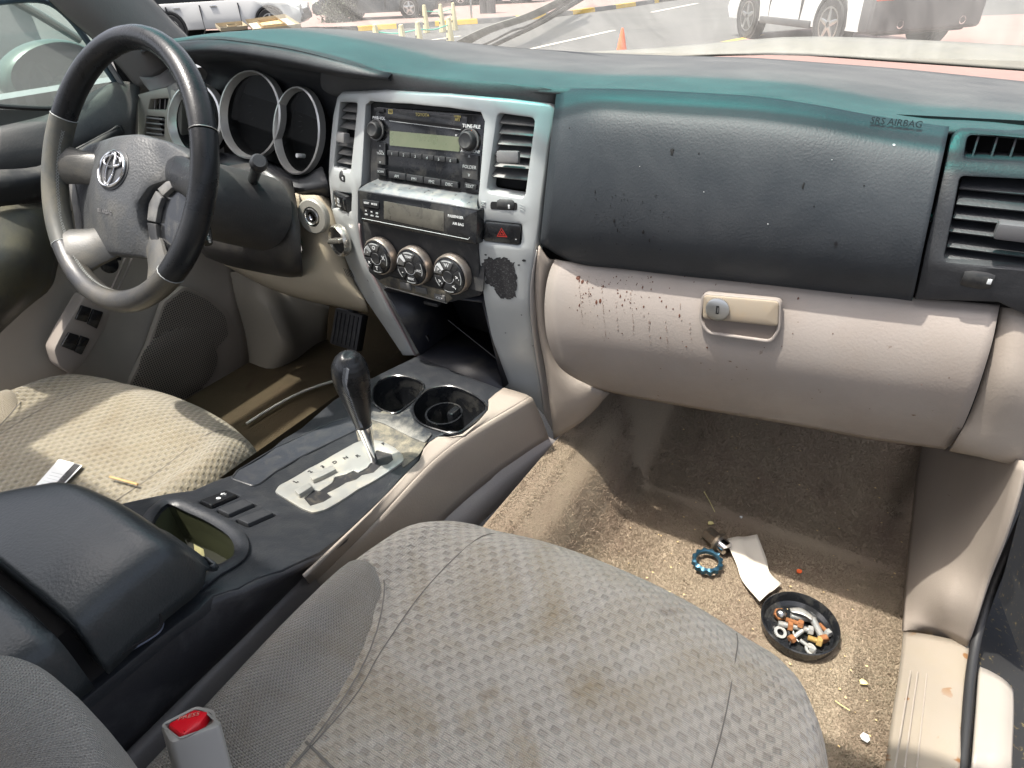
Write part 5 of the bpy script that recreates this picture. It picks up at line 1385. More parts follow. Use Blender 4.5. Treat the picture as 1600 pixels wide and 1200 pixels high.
# passenger backrest (left bolster shows at the lower left of the frame)
rows=[]
bx=[at(-60,1010,y=-.80),at(0,1030,y=-.80)]
def BP(px,py,z): return at(px,py,z=z)
zb=-.02
o_=[(0,1028),(45,1034),(85,1058),(120,1095),(148,1140),(170,1190),(180,1240)]
rows=[]
for i,(px,py) in enumerate(o_):
    p=at(px,py,z=-.115-.012*i); cdir=(at(-60,1250,z=-.115-.012*i)-p); cdir.normalize()
    rows.append([p+Vector((0,0,-.16)),p+Vector((0,0,-.07))+cdir*-.004,p+cdir*.0,p+cdir*.012+Vector((0,0,.010)),p+cdir*.03+Vector((0,0,.018)),p+cdir*.07+Vector((0,0,.026)),p+cdir*.13+Vector((0,0,.028))])
sheet('backrest_bolster',rows,fabric_weave('backrest_mesh_fabric',(.52,.49,.44),(.38,.36,.32),(.54,.51,.46),.0022,.0013,.1),ps,k=(3,3),ang=80)
# buckle
BK=thing('seat_belt_buckle','grey seat belt buckle with red release button beside the passenger seat','buckle',tuple(at(290,1160,z=-.35)))
ctr=at(297,1128,z=-.245); 
axb=(Vector((.15,.80,1))).normalized(); ebx=(at(342,1118,z=-.245)-at(250,1142,z=-.245)).normalized()
Fb=frame(ctr,ebx,axb.cross(ebx),None)
Fb=frame(ctr,ebx,axb.cross(ebx))
w_,h_=(at(345,1125,z=-.245)-at(250,1140,z=-.245)).length,.024
o1=rp([Fb.px(*q) for q in ((250,1133),(306,1104),(322,1106),(345,1126),(343,1134),(268,1160),(262,1156))],.003)
plate('buckle_body',Fb,o1,bucklem,BK,holes=[rp([Fb.px(*q) for q in ((259,1131),(304,1108),(328,1113),(331,1128),(286,1150),(279,1147))],.002)],th=.10,bv=.003,step=.03)
plate('release_button',lambda a,b,d:Fb(a,b,d-.001),rp([Fb.px(*q) for q in ((261,1132),(304,1108),(327,1112),(315,1130),(286,1150),(279,1146))],.0025),redb,BK,th=.02,bv=.003,step=.02)
plate('buckle_inner',lambda a,b,d:Fb(a,b,d+.006),rp([Fb.px(*q) for q in ((259,1131),(304,1108),(328,1113),(331,1128),(286,1150),(279,1147))],.002),bucklem,BK,th=.001,bv=0)
text('PRESS',Fb,Fb.px(296,1122)[0],Fb.px(296,1122)[1],.006,simple('faded_red_print',(.65,.25,.2),.5),BK,off=.0016,rot=math.atan2(0,1))
# card and pencil on driver seat
def dsz(x,y):
    u=(x+.655)/.555; v=(y+.80)/.545; u=min(1,max(0,u));v=min(1,max(0,v)); return DP(u,v).z
cpx4=[(40,776),(92,717),(129,727),(85,772)]
q=[onz(px,py,lambda x,y:dsz(x,y)+.006) for px,py in cpx4]
zq=max(p.z for p in q); q=[at(px,py,z=zq) for px,py in cpx4]
Fq=frame(q[0],q[1]-q[0],q[3]-q[0]); 
if Fq.n.z<0: Fq=frame(q[3],q[2]-q[3],q[0]-q[3])
CD_=thing('printed_card','white printed card with a black stripe on the driver seat','card',tuple(q[0]))
cp=[Fq.inv(p) for p in q]; plate('card_sheet',Fq,rp(cp,.003),cardm,CD_,th=.0008,bv=.0002,step=.05,back=True)
qs=[Fq.px(*p) for p in ((74,770),(116,724),(126,727),(84,772))]; plate('magnetic_stripe',lambda a,b,d:Fq(a,b,d-.0003),qs,mastic,CD_,th=.0002,bv=0)
for i in range(7):
    t0=i/7; a=Vector((78,737)).lerp(Vector((50,768)),t0); tube('print_line',[Fq(*Fq.px(a.x+3,a.y+1),-.0004),Fq(*Fq.px(a.x+24,a.y+6),-.0004)],.0003,greyp,CD_,n=4,k=1)
text('CARD',Fq,*Fq.px(62,752),.008,simple('blue_print',(.08,.14,.3),.5),CD_,off=.0006,rot=0) if False else None
pa=onz(172,745,lambda x,y:dsz(x,y)+.008); pb=onz(215,757,lambda x,y:dsz(x,y)+.008)
tag(tube('wooden_stick',[pa,pb],0.0018,woodp,None,n=6,k=1),'short tan wooden stick lying behind the armrest on the driver seat','stick')

# ================================================================ STEERING WHEEL
SW=thing('steering_wheel','worn black leather steering wheel with four spokes','steering wheel',(-.316,-.25,0))
ta=R(28); Cw=Vector((-.316,-.251,0)); E1=Vector((1,0,0)); E2=Vector((0,math.sin(ta),math.cos(ta))); NW=Vector((0,-math.cos(ta),math.sin(ta)))
RW=.172
def wp(a,r=RW,d=0): return Cw+E1*(r*math.cos(a))+E2*(r*math.sin(a))+NW*d
def arc(a0,a1,n,r=RW): return [wp(R(a0+(a1-a0)*i/n),r) for i in range(n+1)]
def rimseg(nm,a0,a1,mat,rr=.0168):
    n=int(abs(a1-a0)/4)+1; P=arc(a0,a1,n); V=[];F_=[];m=16
    for i,p in enumerate(P):
        a=R(a0+(a1-a0)*i/n); rad=E1*math.cos(a)+E2*math.sin(a)
        wob=1+.03*math.sin(a*9)*(math.sin(a)<.2)
        for j in range(m):
            th=2*math.pi*j/m; V.append(p+rad*math.cos(th)*rr*.93*wob+NW*math.sin(th)*rr*1.06)
    for i in range(n):
        for j in range(m): F_.append((i*m+j,i*m+(j+1)%m,(i+1)*m+(j+1)%m,(i+1)*m+j))
    return mk(nm,V,F_,mat,SW,ang=60)
# grips: upper arc, left, bottom, right (seams between)
rimseg('rim_upper',22,158,leather,.0158); rimseg('rim_side',158.8,222,leatherworn,.0163); rimseg('rim_lower',222.8,318,plastic('lower_rim_leather',(.030,.031,.033),.32,500,.0003,dust=((.14,.12,.08),.7,12,.45,.8)),.0160); rimseg('rim_side',318.8,381.2,leather,.0163)
for a in (22,158.4,222.4,318.4):
    ring_=[]; rad=E1*math.cos(R(a))+E2*math.sin(R(a)); c0=wp(R(a)); 
    tube('rim_seam',[c0+rad*math.cos(t)*.0150+NW*math.sin(t)*.0172 for t in [k*math.pi/8 for k in range(16)]],.0006,greyp if a!=22 else satin,SW,n=5,k=1,closed=True)
# inner stitching
V=[];F_=[]
for seg in ((165,300),):
    a=seg[0]
    while a<seg[1]:
        p=wp(R(a),RW-.0145,.004); tdir=(wp(R(a+1),RW)-wp(R(a),RW)).normalized()
        for s in (-1,1):
            k=len(V); d_=(NW*s*.0022+tdir*.0022); w2=tdir.cross(d_).normalized()*.0005; o2=tdir*.0008
            rad=(Cw-p).normalized()*.0006
            V+= [p-d_+rad-o2,p-d_+rad+o2,p+d_+rad+o2,p+d_+rad-o2]; F_.append((k,k+1,k+2,k+3))
        a+=1.6
mk('rim_stitching',V,F_,simple('stitch_thread',(.25,.26,.25),.8),SW,smooth=False)
# hub pad
HD=-.028
Fh=frame(Cw+NW*HD,E1,E2)
hub=[(113,245),(135,225),(169,214),(219,209),(256,219),(290,238),(296,246),(284,258),(279,277),(256,284),(243,294),(229,324),(229,358),(241,395),(252,404),(230,404),(190,400),(150,397),(134,385),(127,360),(124,337),(117,312),(111,290),(106,264)]
H=[Fh.px(*q) for q in hub]; hc=(sum(p[0] for p in H)/len(H),sum(p[1] for p in H)/len(H))
def FH(u,v,d):
    rr=((u-hc[0])/.085)**2+((v-hc[1])/.085)**2
    return Fh(u,v,d-.022*max(0,1-rr*.8))
plate('hub_pad',FH,rp(H,.006),hubm,SW,th=.03,bv=.005,step=.012)
# emblem: three ovals standing in a dished circle
ec=Fh.px(175,264)
for _ in range(12):
    rr_e=((ec[0]-hc[0])/.085)**2+((ec[1]-hc[1])/.085)**2; bul=.022*max(0,1-rr_e*.8)
    pe=onplane(175,264,Fh.o+Fh.n*bul,Fh.n); ec=Fh.inv(pe)
Fe=frame(FH(ec[0],ec[1],0),E1,E2)
Fe=lambda u,v,d: FH(ec[0]+u,ec[1]+v,d)
def oval(nm,cx,cy,rx,ry,r_,par):
    tube(nm,[Fe(cx+rx*math.cos(t),cy+ry*math.sin(t),-.003) for t in [k*2*math.pi/40 for k in range(40)]],r_,chrome,par,n=8,k=1,closed=True)
EM=oval
plate('emblem_dish',lambda u,v,d:Fe(u,v,d-.0012),ell(0,0,.0345,.0295,36),plastic('emblem_dish_vinyl',(.04,.042,.045),.4,0),SW,th=.001,bv=.0005)
oval('emblem_ring',0,0,.0300,.0245,.0021,SW); oval('emblem_ring',0,.0105,.0205,.0080,.0018,SW); oval('emblem_ring',0,0,.0085,.0225,.0018,SW)
u,v=Fh.px(186,335); text('SRS AIRBAG',FH,u,v,.0075,MATS['tab_plastic'],SW,off=.0008,bold=.01)
# left thumb buttons
plate('thumb_switches',lambda u,v,d:FH(u,v,d-.001),rp([Fh.px(*q) for q in ((107,262),(112,266),(121,300),(126,340),(127,375),(121,372),(116,335),(109,295))],.003),plastic('thumb_sw',(.11,.11,.11),.4,0,dust=(DUST,.5,40)),SW,th=.006,bv=.001)
# right lower black button plate
bp=[(279,277),(262,282),(246,294),(233,318),(231,350),(240,385),(252,402),(285,398),(300,360),(300,290)]
plate('button_pod',lambda u,v,d:Fh(u,v,d+.004),rp([Fh.px(*q) for q in bp],.006),gloss,SW,th=.02,bv=.003,step=.02)
plate('pod_button',lambda u,v,d:Fh(u,v,d-.003),rp([Fh.px(*q) for q in ((278,279),(262,284),(248,296),(257,307),(270,295),(282,290))],.002),MATS['thumb_sw'],SW,th=.008,bv=.002)
plate('pod_button',lambda u,v,d:Fh(u,v,d-.003),rp([Fh.px(*q) for q in ((246,298),(235,318),(232,345),(246,348),(250,325),(256,309))],.002),MATS['slat_plastic'],SW,th=.008,bv=.002)
plate('pod_button',lambda u,v,d:Fh(u,v,d-.003),rp([Fh.px(*q) for q in ((232,348),(235,368),(246,392),(256,396),(248,370),(246,350))],.002),matteb,SW,th=.008,bv=.002)
# spokes
def spoke(a,px,py,r0,r1,mat,flat=.55):
    b=Fh(*Fh.px(px,py),.010); a_=wp(R(a),RW-.004,-.002); mid=(a_+b)/2-NW*.002
    tube('spoke',[a_,mid,b],[r0,(r0+r1)*.45,r1],mat,SW,n=14,k=5,up=NW,flat=flat)
spk_m=plastic('spoke_leather',(.045,.046,.045),.42,500,.0003,dust=((.16,.14,.10),.6,14,.4,.75))
spoke(181,150,264,.030,.024,spk_m,.42); spoke(229,172,372,.040,.026,spk_m,.40); spoke(0,258,262,.028,.024,leather,.42); spoke(309,228,372,.030,.018,spk_m,.45)
# ------ column shroud, stalks
SCs=thing('steering_column','black steering column shroud with stalk behind the wheel','steering column',(-.34,-.1,-.05))
rows=[]
for i,(d_,r_) in enumerate(((-.05,.05),(-.09,.062),(-.14,.068),(-.22,.072))):
    c0=Cw+NW*d_+Vector((0,0,-.012)); rows.append([c0+E1*math.cos(t)*r_*1.0+E2*math.sin(t)*r_*.85 for t in [k*2*math.pi/12 for k in range(12)]])
sheet('column_shroud',rows,doorb,SCs,k=(3,2),closeu=True,ang=60)
# right (wiper) stalk
sa=at(386,310,y=-.06); sb=at(403,258,y=-.115)
tube('stalk_arm',[sa,sa.lerp(sb,.5),sb],[.006,.0075,.0085],gloss,SCs,n=12,k=3); ax=(sb-sa).normalized()
tube('stalk_end',[sb-ax*.002,sb+ax*.006,sb+ax*.012,sb+ax*.018],[.0105,.0125,.0122,.009],black,SCs,n=16,k=3)
box('stalk_gaiter',sa+Vector((0,.012,-.004)),(.026,.012,.034),matteb,SCs,bv=.004)
# cruise stalk (right lower, small white print)
ca=at(318,350,y=-.20); cb=at(324,380,y=-.22); tube('cruise_stalk',[at(300,345,y=-.17),ca,cb],[.006,.008,.007],gloss,SCs,n=10,k=3)
F=frame(at(326,368,y=-.232),Vector((.1,-.1,-1)),Vector((1,0,0))); text('CRUISE',F,0,0,.006,white,SCs,off=.001,bold=.01)

# ------ instrument cluster
IC=thing('instrument_cluster','three dark round gauges in silver rings under the hood','instrument cluster',(-.38,.08,0))
Fi=frame((-.36,.045,0),(1,.06,0),(0,.22,1))
def gauge(cx,cy,rx,ry,nm,mat):
    pts=[Fi(*Fi.px(*q),0) for q in ell(cx,cy,rx,ry,36)]
    inn=[Fi(*Fi.px(*q),.012) for q in ell(cx+.5,cy+1,rx-5,ry-5.5,36)]
    deep=[Fi(*Fi.px(*q),.035) for q in ell(cx,cy,rx-5.5,ry-6,36)]
    outb=[Fi(*Fi.px(*q),.012) for q in ell(cx,cy,rx+1,ry+1,36)]
    V=outb+pts+[Fi(*Fi.px(*q),-.001) for q in ell(cx,cy,rx-2.5,ry-2.5,36)]+inn; F_=[]
    for k in range(3):
        for i in range(36): F_.append((k*36+i,k*36+(i+1)%36,(k+1)*36+(i+1)%36,(k+1)*36+i))
    mk(nm,V,F_,mat,IC,ang=50)
    V=inn+deep; F_=[(i,(i+1)%36,36+(i+1)%36,36+i) for i in range(36)]+[[36+i for i in range(36)]]
    g_=mk('gauge_bowl',V,F_,void,IC,ang=30)
    plate('gauge_lens',lambda u,v,d:Fi(u,v,d+.012),[Fi.px(*q) for q in ell(cx+.5,cy+1,rx-5,ry-5.5,30)],lensglass,IC,th=.0005,bv=0)
ringm=plastic('gauge_ring_silver',(.66,.66,.64),.3,0,metal=.6)
gauge(303,187,42,58,'gauge_ring',ringm); gauge(463,204,37,69,'gauge_ring',ringm); gauge(390,179,48.5,69.5,'gauge_ring',ringm)
gp_=Fi(*Fi.px(465,246),-.002); tube('trip_button',[Fi(*Fi.px(462,244),.02),Fi(*Fi.px(461,243),.004)],.0035,white,IC,n=10,k=1)
for (cx,cy,r_) in ((390,165,26),(463,190,20)):
    for k in range(14):
        a=R(215-k*19); p=Fi.px(cx+r_*math.cos(a),cy-r_*1.45*math.sin(a)); q=Fi.px(cx+(r_-5)*math.cos(a),cy-(r_-5)*1.45*math.sin(a))
        tube('dial_tick',[Fi(*p,.033),Fi(*q,.033)],.0005,simple('tick',(.035,.035,.035),.8) if 'tick' not in MATS else MATS['tick'],IC,n=4,k=1)
# cluster surround & knee panel (black)
def SKn(x,z): return interp(z,[-.32,-.25,-.18,-.1,-.05,0.0],[-.02,-.05,-.055,-.03,.0,.03])
rows=[]
kn=[[(300,262),(345,262),(400,256),(440,276),(455,284)],[(300,300),(345,300),(400,300),(445,310),(462,318)],[(300,340),(345,345),(400,350),(450,352),(468,356)],[(305,375),(345,384),(400,392),(450,396),(471,398)],[(318,394),(350,402),(400,412),(450,424),(473,424)],[(322,399),(355,412),(400,422),(448,431),(470,432)]]
ysk=[.0,-.03,-.055,-.065,-.055,-.02]
for r_,y in zip(kn,ysk): rows.append([at(px,py,y=y-(.0 if i<3 else 0)+[.0,-.006,-.006,.0,.012][i]) for i,(px,py) in enumerate(r_)])
sheet('knee_panel',rows,plastic('knee_black',(.018,.018,.021),.36,400,.0003,spec=.35,dust=((.24,.22,.18),.35,8)),DB,k=(4,4),th=.003)
rows=[[at(px,py,y=.045) for px,py in r_] for r_ in ([(340,245),(400,252),(432,262),(470,278),(512,262)],[(340,270),(400,275),(432,290),(470,300),(512,300)])]
rows=[[at(345,240,y=.055),at(400,248,y=.055),(at(430,258,y=.055)),at(465,276,y=.05),at(505,262,y=.045)],[at(345,262,y=.03),at(400,262,y=.03),at(440,282,y=.02),at(470,294,y=.02),at(513,285,y=.025)],[at(345,300,y=.04),at(400,300,y=.04),at(440,310,y=.04),at(470,312,y=.035),at(515,305,y=.035)]]
sheet('cluster_chin',rows,black,DB,k=(4,4),th=.003)
# beige lower dash, driver side
lo=[[(452,292),(470,304),(492,306),(512,312),(519,331)],[(462,350),(480,352),(500,352),(525,356),(536,390)],[(470,400),(490,400),(510,404),(535,412),(552,442)],[(380,405),(440,425),(490,438),(540,452),(570,470)],[(350,408),(420,440),(480,460),(530,472),(575,482)],[(352,412),(418,446),(478,466),(530,477),(576,486)]]
yl=[.02,.0,-.01,-.02,-.01,.03]
rows=[[at(px,py,y=y+[.01,.0,0,.02,.035][i]) for i,(px,py) in enumerate(r_)] for r_,y in zip(lo,yl)]
sheet('lower_dash_panel',rows,plastic('lower_beige',(.38,.33,.25),.4,420,.0003,dust=((.40,.34,.22),.4,8)),DB,k=(4,4),th=.004)
for i in range(5):
    a=at(537+i*2.6,419+i*.6,y=-.014);b=at(543+i*2.6,432+i*.6,y=-.014); tube('vent_slit',[a,b],.0007,void,DB,n=4,k=1)
# ignition
p=at(489,338,y=-.008); n_=Vector((.15,-1,.1)).normalized()
IG=thing('ignition_lock','round silver ignition lock in the beige panel','ignition lock',tuple(p))
lathe('ignition_boss',[(.030,-.006),(.029,.002),(.027,.004),(.0165,.0045),(.0155,.0005),(0,.0005)],p,n_,plastic('boss_beige',(.36,.35,.31),.4,0,metal=.2),IG,seg=40)
ring('ignition_ring',[(.0115,.0),(.0145,.0),(.0145,.0045),(.0125,.0055),(.0115,.004)],p,n_,satin,IG,seg=32)
lathe('key_barrel',[(.0085,0),(.0085,.003),(.006,.0035),(.0055,.001),(0,.001)],p,n_,chrome,IG,seg=24)
plate('key_slot',lambda u,v,d: frame(p+n_*.0014,(1,.15,0),(0,.1,1))(u,v,d),rect(0,0,.002,.007),void,IG,th=.0003,bv=0)
# round 4WD selector
p=FS(*sp(540,372),-.010); n_=Vector((-.25,-1,.05)).normalized()
SK=thing('selector_knob','round silver selector knob on the left leg of the stack','knob',tuple(p))
ring('knob_rim',[(.020,-.002),(.0265,-.002),(.0265,.006),(.024,.010),(.020,.008)],p,n_,knobsil,SK,seg=40)
lathe('knob_face',[(.0205,.0),(.0205,.003),(0,.003)],p,n_,matteb,SK,seg=32)
Fk2=frame(p+n_*.016,Vector((1,-.25,0)),Vector((0,.02,1)),None)
plate('knob_grip',lambda u,v,d:Fk2(u,v,d),rp([(-.021,-.009),(.021,.002),(.021,.0105),(-.021,-.0005)],.003),knobsil,SK,th=.014,bv=.002)
# driver-side end vent
Fl=frame(at(240,190,y=.035),(1,.10,0),(0,.15,1))
dv=thing('driver_air_vent','grey driver side air vent between the wheel and door','air vent',tuple(Fl.o))
q=[Fl.px(*q) for q in ((214,148),(232,143),(262,136),(285,150),(283,215),(275,240),(215,240))]
hh1=rp([Fl.px(*a) for a in ((235,155),(263,153),(259,172),(231,171))],.002); hh2=rp([Fl.px(*a) for a in ((229,181),(257,183),(256,212),(224,212))],.002)
plate('vent_frame',Fl,rp(q,.004),plastic('vent_grey',(.24,.235,.21),.45,300,.0003,dust=((.36,.34,.26),.4,12)),dv,holes=[hh1,hh2],th=.02,bv=.002,step=.03)
plate('vent_duct',lambda u,v,d:Fl(u,v,d+.022),rect(*Fl.px(245,182),.05,.09),void,dv,th=.001,bv=0)
for py in (186,194,202,210):
    a=Fl(*Fl.px(228,py),.005);b=Fl(*Fl.px(257,py+1),.005); box('slat',(a+b)/2,((b-a).length,.014,.003),plastic_tab,dv,rot=Matrix.Rotation(R(-25),4,'X'),bv=.0006)
for px in (238,246,254):
    a=Fl(*Fl.px(px,154),.006);b=Fl(*Fl.px(px-1,171),.006); tube('vane',[a,b],.0012,plastic_tab,dv,n=4,k=1)
# surround behind gauges/vent (fills the left end)
rows=[[at(262,136,y=.05),at(292,120,y=.07),at(300,100,y=.09)],[at(282,215,y=.045),at(300,215,y=.06),at(330,230,y=.07)],[at(276,262,y=.03),at(310,275,y=.04),at(345,262,y=.05)],[at(270,330,y=.0),at(310,340,y=.0),at(345,345,y=.0)]]
sheet('cluster_side',rows,plastic('cluster_grey',(.12,.12,.115),.5,300,.0003),DB,k=(4,4),th=.003)

# ================================================================ DRIVER DOOR AND PILLAR
DR=thing('driver_door','closed driver door with black upper trim, beige panel and speaker grille','car door',(-.75,-.1,-.6))
def D(px,py,x): return at(px,py,x=x)
# upper black pad
rows=[[D(-20,205,-.755),D(70,184,-.755),D(125,158,-.755),D(180,131,-.755),D(218,133,-.745)],
[D(-20,215,-.735),D(70,196,-.735),D(125,172,-.735),D(180,147,-.735),D(217,150,-.73)],
[D(-20,245,-.718),D(60,235,-.718),D(115,215,-.715),D(170,190,-.715),D(212,178,-.712)],
[D(-20,275,-.720),D(60,262,-.720),D(115,240,-.716),D(170,215,-.714),D(210,205,-.712)],
[D(-20,330,-.735),D(60,315,-.73),D(115,290,-.725),D(170,270,-.72),D(210,262,-.715)]]
sheet('upper_trim',rows,doorb,DR,k=(4,4),th=.004)
# pull recess / armrest dark volumes
rows=[[D(-20,268,-.70),D(58,262,-.70),D(110,238,-.702),D(170,205,-.705),D(188,196,-.71)],[D(-20,290,-.68),D(58,280,-.685),D(110,255,-.69),D(175,214,-.70),D(192,206,-.708)],[D(-20,322,-.69),D(55,312,-.695),D(105,288,-.70),D(180,240,-.712),D(193,225,-.715)]]
sheet('pull_handle',rows,matteb,DR,k=(4,4),th=.003)
tube('handle_edge',[D(62,262,-.70),D(110,239,-.70),D(170,207,-.703),D(184,198,-.706),D(190,206,-.706)],.003,doorb,DR,n=8,k=4)
# armrest bulge (dark with lighter line), left edge of frame
rows=[[D(-30,330,-.70),D(30,322,-.70),D(75,318,-.71),D(110,330,-.72)],[D(-30,380,-.64),D(25,372,-.645),D(60,372,-.66),D(95,380,-.70)],[D(-30,430,-.60),D(15,420,-.605),D(52,415,-.625),D(85,420,-.69)],[D(-30,500,-.60),D(10,480,-.61),D(48,450,-.63),D(80,440,-.69)],[D(-30,545,-.64),D(0,515,-.65),D(38,480,-.66),D(70,455,-.70)]]
sheet('armrest',rows,plastic('armrest_olive_black',(.045,.045,.040),.42,380,.0003,dust=((.22,.2,.08),.4,10)),DR,k=(4,4),th=.004)
# beige main panel
def DX(y,z): return -.725+.03*sstep(-.25,-.5,z)
rows=[]
for r_ in ([(-20,330),(60,318),(140,280),(215,240),(290,240),(360,250)],[(-20,470),(60,420),(140,380),(215,350),(300,350),(365,360)],[(-20,600),(60,520),(140,470),(215,440),(300,420),(368,425)],[(-20,680),(60,620),(140,560),(215,520),(300,500),(378,500)],[(-20,760),(60,700),(140,650),(215,620),(300,590),(388,560)],[(-20,860),(60,800),(140,740),(215,700),(300,655),(360,625)]):
    rows.append([onx(px,py,DX) for px,py in r_])
sheet('door_panel',rows,plastic('door_beige',(.27,.24,.205),.5,420,.0003,dust=((.28,.25,.19),.3,6)),DR,k=(4,4),th=.004)
Fd_=frame(at(280,520,x=-.694),(0,1,0),(0.06,0,1)); 
if Fd_.n.x<0: Fd_=frame(at(280,520,x=-.694),(0,1,0),(0.06,0,1),(1,0,0))
FDn=Fd_
def dpoly(l): return [FDn.px(*q) for q in l]
spk=[(282,445),(320,462),(350,482),(368,530),(372,572),(362,592),(335,612),(300,640),(195,600),(225,540),(250,470)]
plate('speaker_panel',lambda u,v,d:FDn(u,v,d-.012),rp(dpoly(spk),.01),plastic('spk_beige',(.25,.22,.185),.5,420,.0003),DR,th=.012,bv=.002,step=.05)
plate('speaker_grille',lambda u,v,d:FDn(u,v,d-.0135),rp(dpoly([(282,450),(318,466),(345,490),(352,520),(330,545),(318,590),(298,630),(200,598),(228,540),(252,474)]),.01),grille,DR,th=.001,bv=0,step=.05)
plate('speaker_disc',lambda u,v,d:FDn(u,v,d-.015),dpoly(ell(272,565,64,52,40,rot=-.5)),grille,DR,th=.002,bv=.0005,step=.05)
tube('panel_edge',[FDn(*p,-.012) for p in dpoly([(384,480),(388,540),(386,575),(370,605),(330,630)])],.006,plastic('edge_beige',(.2,.18,.15),.5,0),DR,n=8,k=4)
# window switches pod
pod=dpoly([(118,455),(135,462),(160,482),(150,510),(118,560),(100,580),(78,565),(70,540),(85,510)])
plate('switch_pod',lambda u,v,d:FDn(u,v,d-.03),rp(pod,.008),plastic('pod_beige',(.24,.21,.185),.5,0),DR,th=.03,bv=.004,step=.05)
for q in ([(112,470),(128,475),(120,497),(102,492)],[(130,476),(146,481),(136,507),(121,499)],[(92,512),(109,517),(100,541),(80,533)],[(111,517),(125,522),(112,547),(101,542)]):
    plate('window_button',lambda u,v,d:FDn(u,v,d-.034),rp(dpoly(q),.002),gloss,DR,th=.006,bv=.0015)
plate('mirror_switch',lambda u,v,d:FDn(u,v,d-.02),dpoly(ell(164,411,13,13,24)),gloss,DR,th=.01,bv=.002); plate('mirror_switch_base',lambda u,v,d:FDn(u,v,d-.018),rp(dpoly([(168,397),(182,399),(181,404),(170,404)]),.001),gloss,DR,th=.01,bv=.001)
for a,b in (((195,400),(170,455)),((205,400),(180,455))): tube('door_crease',[FDn(*FDn.px(*a),-.006),FDn(*FDn.px(*b),-.006),FDn(*FDn.px(120,560),-.006),FDn(*FDn.px(85,610),-.006)],.003,MATS['pod_beige'],DR,n=6,k=4)
# window frame and glass
sheet('window_glass',[[D(-40,-60,-.775),D(60,-40,-.775),D(120,10,-.775),D(175,110,-.775)],[D(-40,170,-.775),D(30,172,-.775),D(90,172,-.775),D(170,140,-.775)]],sideglass,DR,k=(1,1))
tube('window_frame',[D(-30,5,-.765),D(40,-2,-.765),D(78,4,-.765),D(108,28,-.765),D(132,58,-.765),D(180,128,-.765)],.006,plastic('frame_teal',(.05,.08,.10),.5,0),DR,n=8,k=3)
tube('frame_brace',[D(0,-12,-.785),D(60,22,-.785),D(125,62,-.785)],.008,plastic('frame_grey',(.16,.20,.20),.5,0),DR,n=8,k=1)
tube('window_sealing',[D(-30,163,-.765),D(30,168,-.765),D(95,168,-.765),D(150,150,-.765)],.004,mastic,DR,n=8,k=3)
mk('quarter_panel',[D(176,95,-.76),D(196,85,-.758),D(230,134,-.75),D(190,131,-.757)],[(0,1,2,3)],void,DR,smooth=False)
tube('quarter_bar',[D(168,97,-.755),D(190,131,-.75)],.005,plastic_tab,DR,n=8,k=1)
# exterior mirror seen through glass
mir=thing('door_mirror','green tinted door mirror seen through the driver window','mirror',(-.98,-.05,.1))
rows=[]
for i,(r_,dx) in enumerate(((.0,-.045),(.5,-.04),(.85,-.025),(1,0),(.97,.03),(.9,.04))):
    rows.append([at(72,112,x=-.95)+Vector((dx,math.cos(t)*.095*r_,math.sin(t)*.055*r_+.01*math.cos(t))) for t in [k*2*math.pi/16 for k in range(16)]])
sheet('mirror_shell',rows,mirrorm,mir,k=(2,2),closeu=True,ang=60)
tube('mirror_foot',[at(88,135,x=-.93),at(140,140,x=-.80)],[.02,.015],mirrorm,mir,n=10,k=2,flat=.5)
# white fender / bonnet edge below the window
WF=thing('car_bonnet','pale bonnet and cowl of the car itself outside the glass','bonnet',(0,1.0,-.1))
flp=plastic('car_paint_pale',(.22,.225,.23),.3,0)
sheet('door_outer_skin',[[Vector((-.80,y,.055)) for y in (-.6,-.3,0,.3)],[Vector((-.84,y,.03)) for y in (-.6,-.3,0,.3)],[Vector((-.86,y,-.3)) for y in (-.6,-.3,0,.3)],[Vector((-.86,y,-.7)) for y in (-.6,-.3,0,.3)]],flp,WF,k=(2,2))
# A pillar
PL=thing('front_pillar','grey plastic trimmed windscreen pillar on the driver side','pillar',(-.72,.05,.1))
A=[(60,-20),(100,20),(150,62),(185,100),(218,140)]; Bq=[(215,-20),(240,4),(262,28),(288,54),(310,80)]
rows=[[at(*a,x=-.745),at(*[(a[0]*.72+b[0]*.28),(a[1]*.72+b[1]*.28)],x=-.715),at(*[(a[0]*.35+b[0]*.65),(a[1]*.35+b[1]*.65)],x=-.705),at(*b,x=-.72)] for a,b in zip(A,Bq)]
sheet('pillar_trim',rows,plastic('pillar_grey',(.16,.155,.15),.55,300,.0003),PL,k=(4,4),th=.004)
tube('pillar_seal',[at(*b,x=-.73) for b in Bq],.0045,mastic,PL,n=8,k=3); tube('door_seal',[at(*a,x=-.748) for a in A],.004,mastic,PL,n=8,k=3)
sheet('pillar_foot',[[at(218,120,x=-.72),at(250,118,x=-.70),at(300,75,x=-.68)],[at(228,135,x=-.715),at(255,132,x=-.69),at(305,110,x=-.66)],[at(236,145,x=-.70),at(262,137,x=-.68),at(300,125,x=-.62)]],MATS['pillar_grey'],PL,k=(3,3),th=.003)
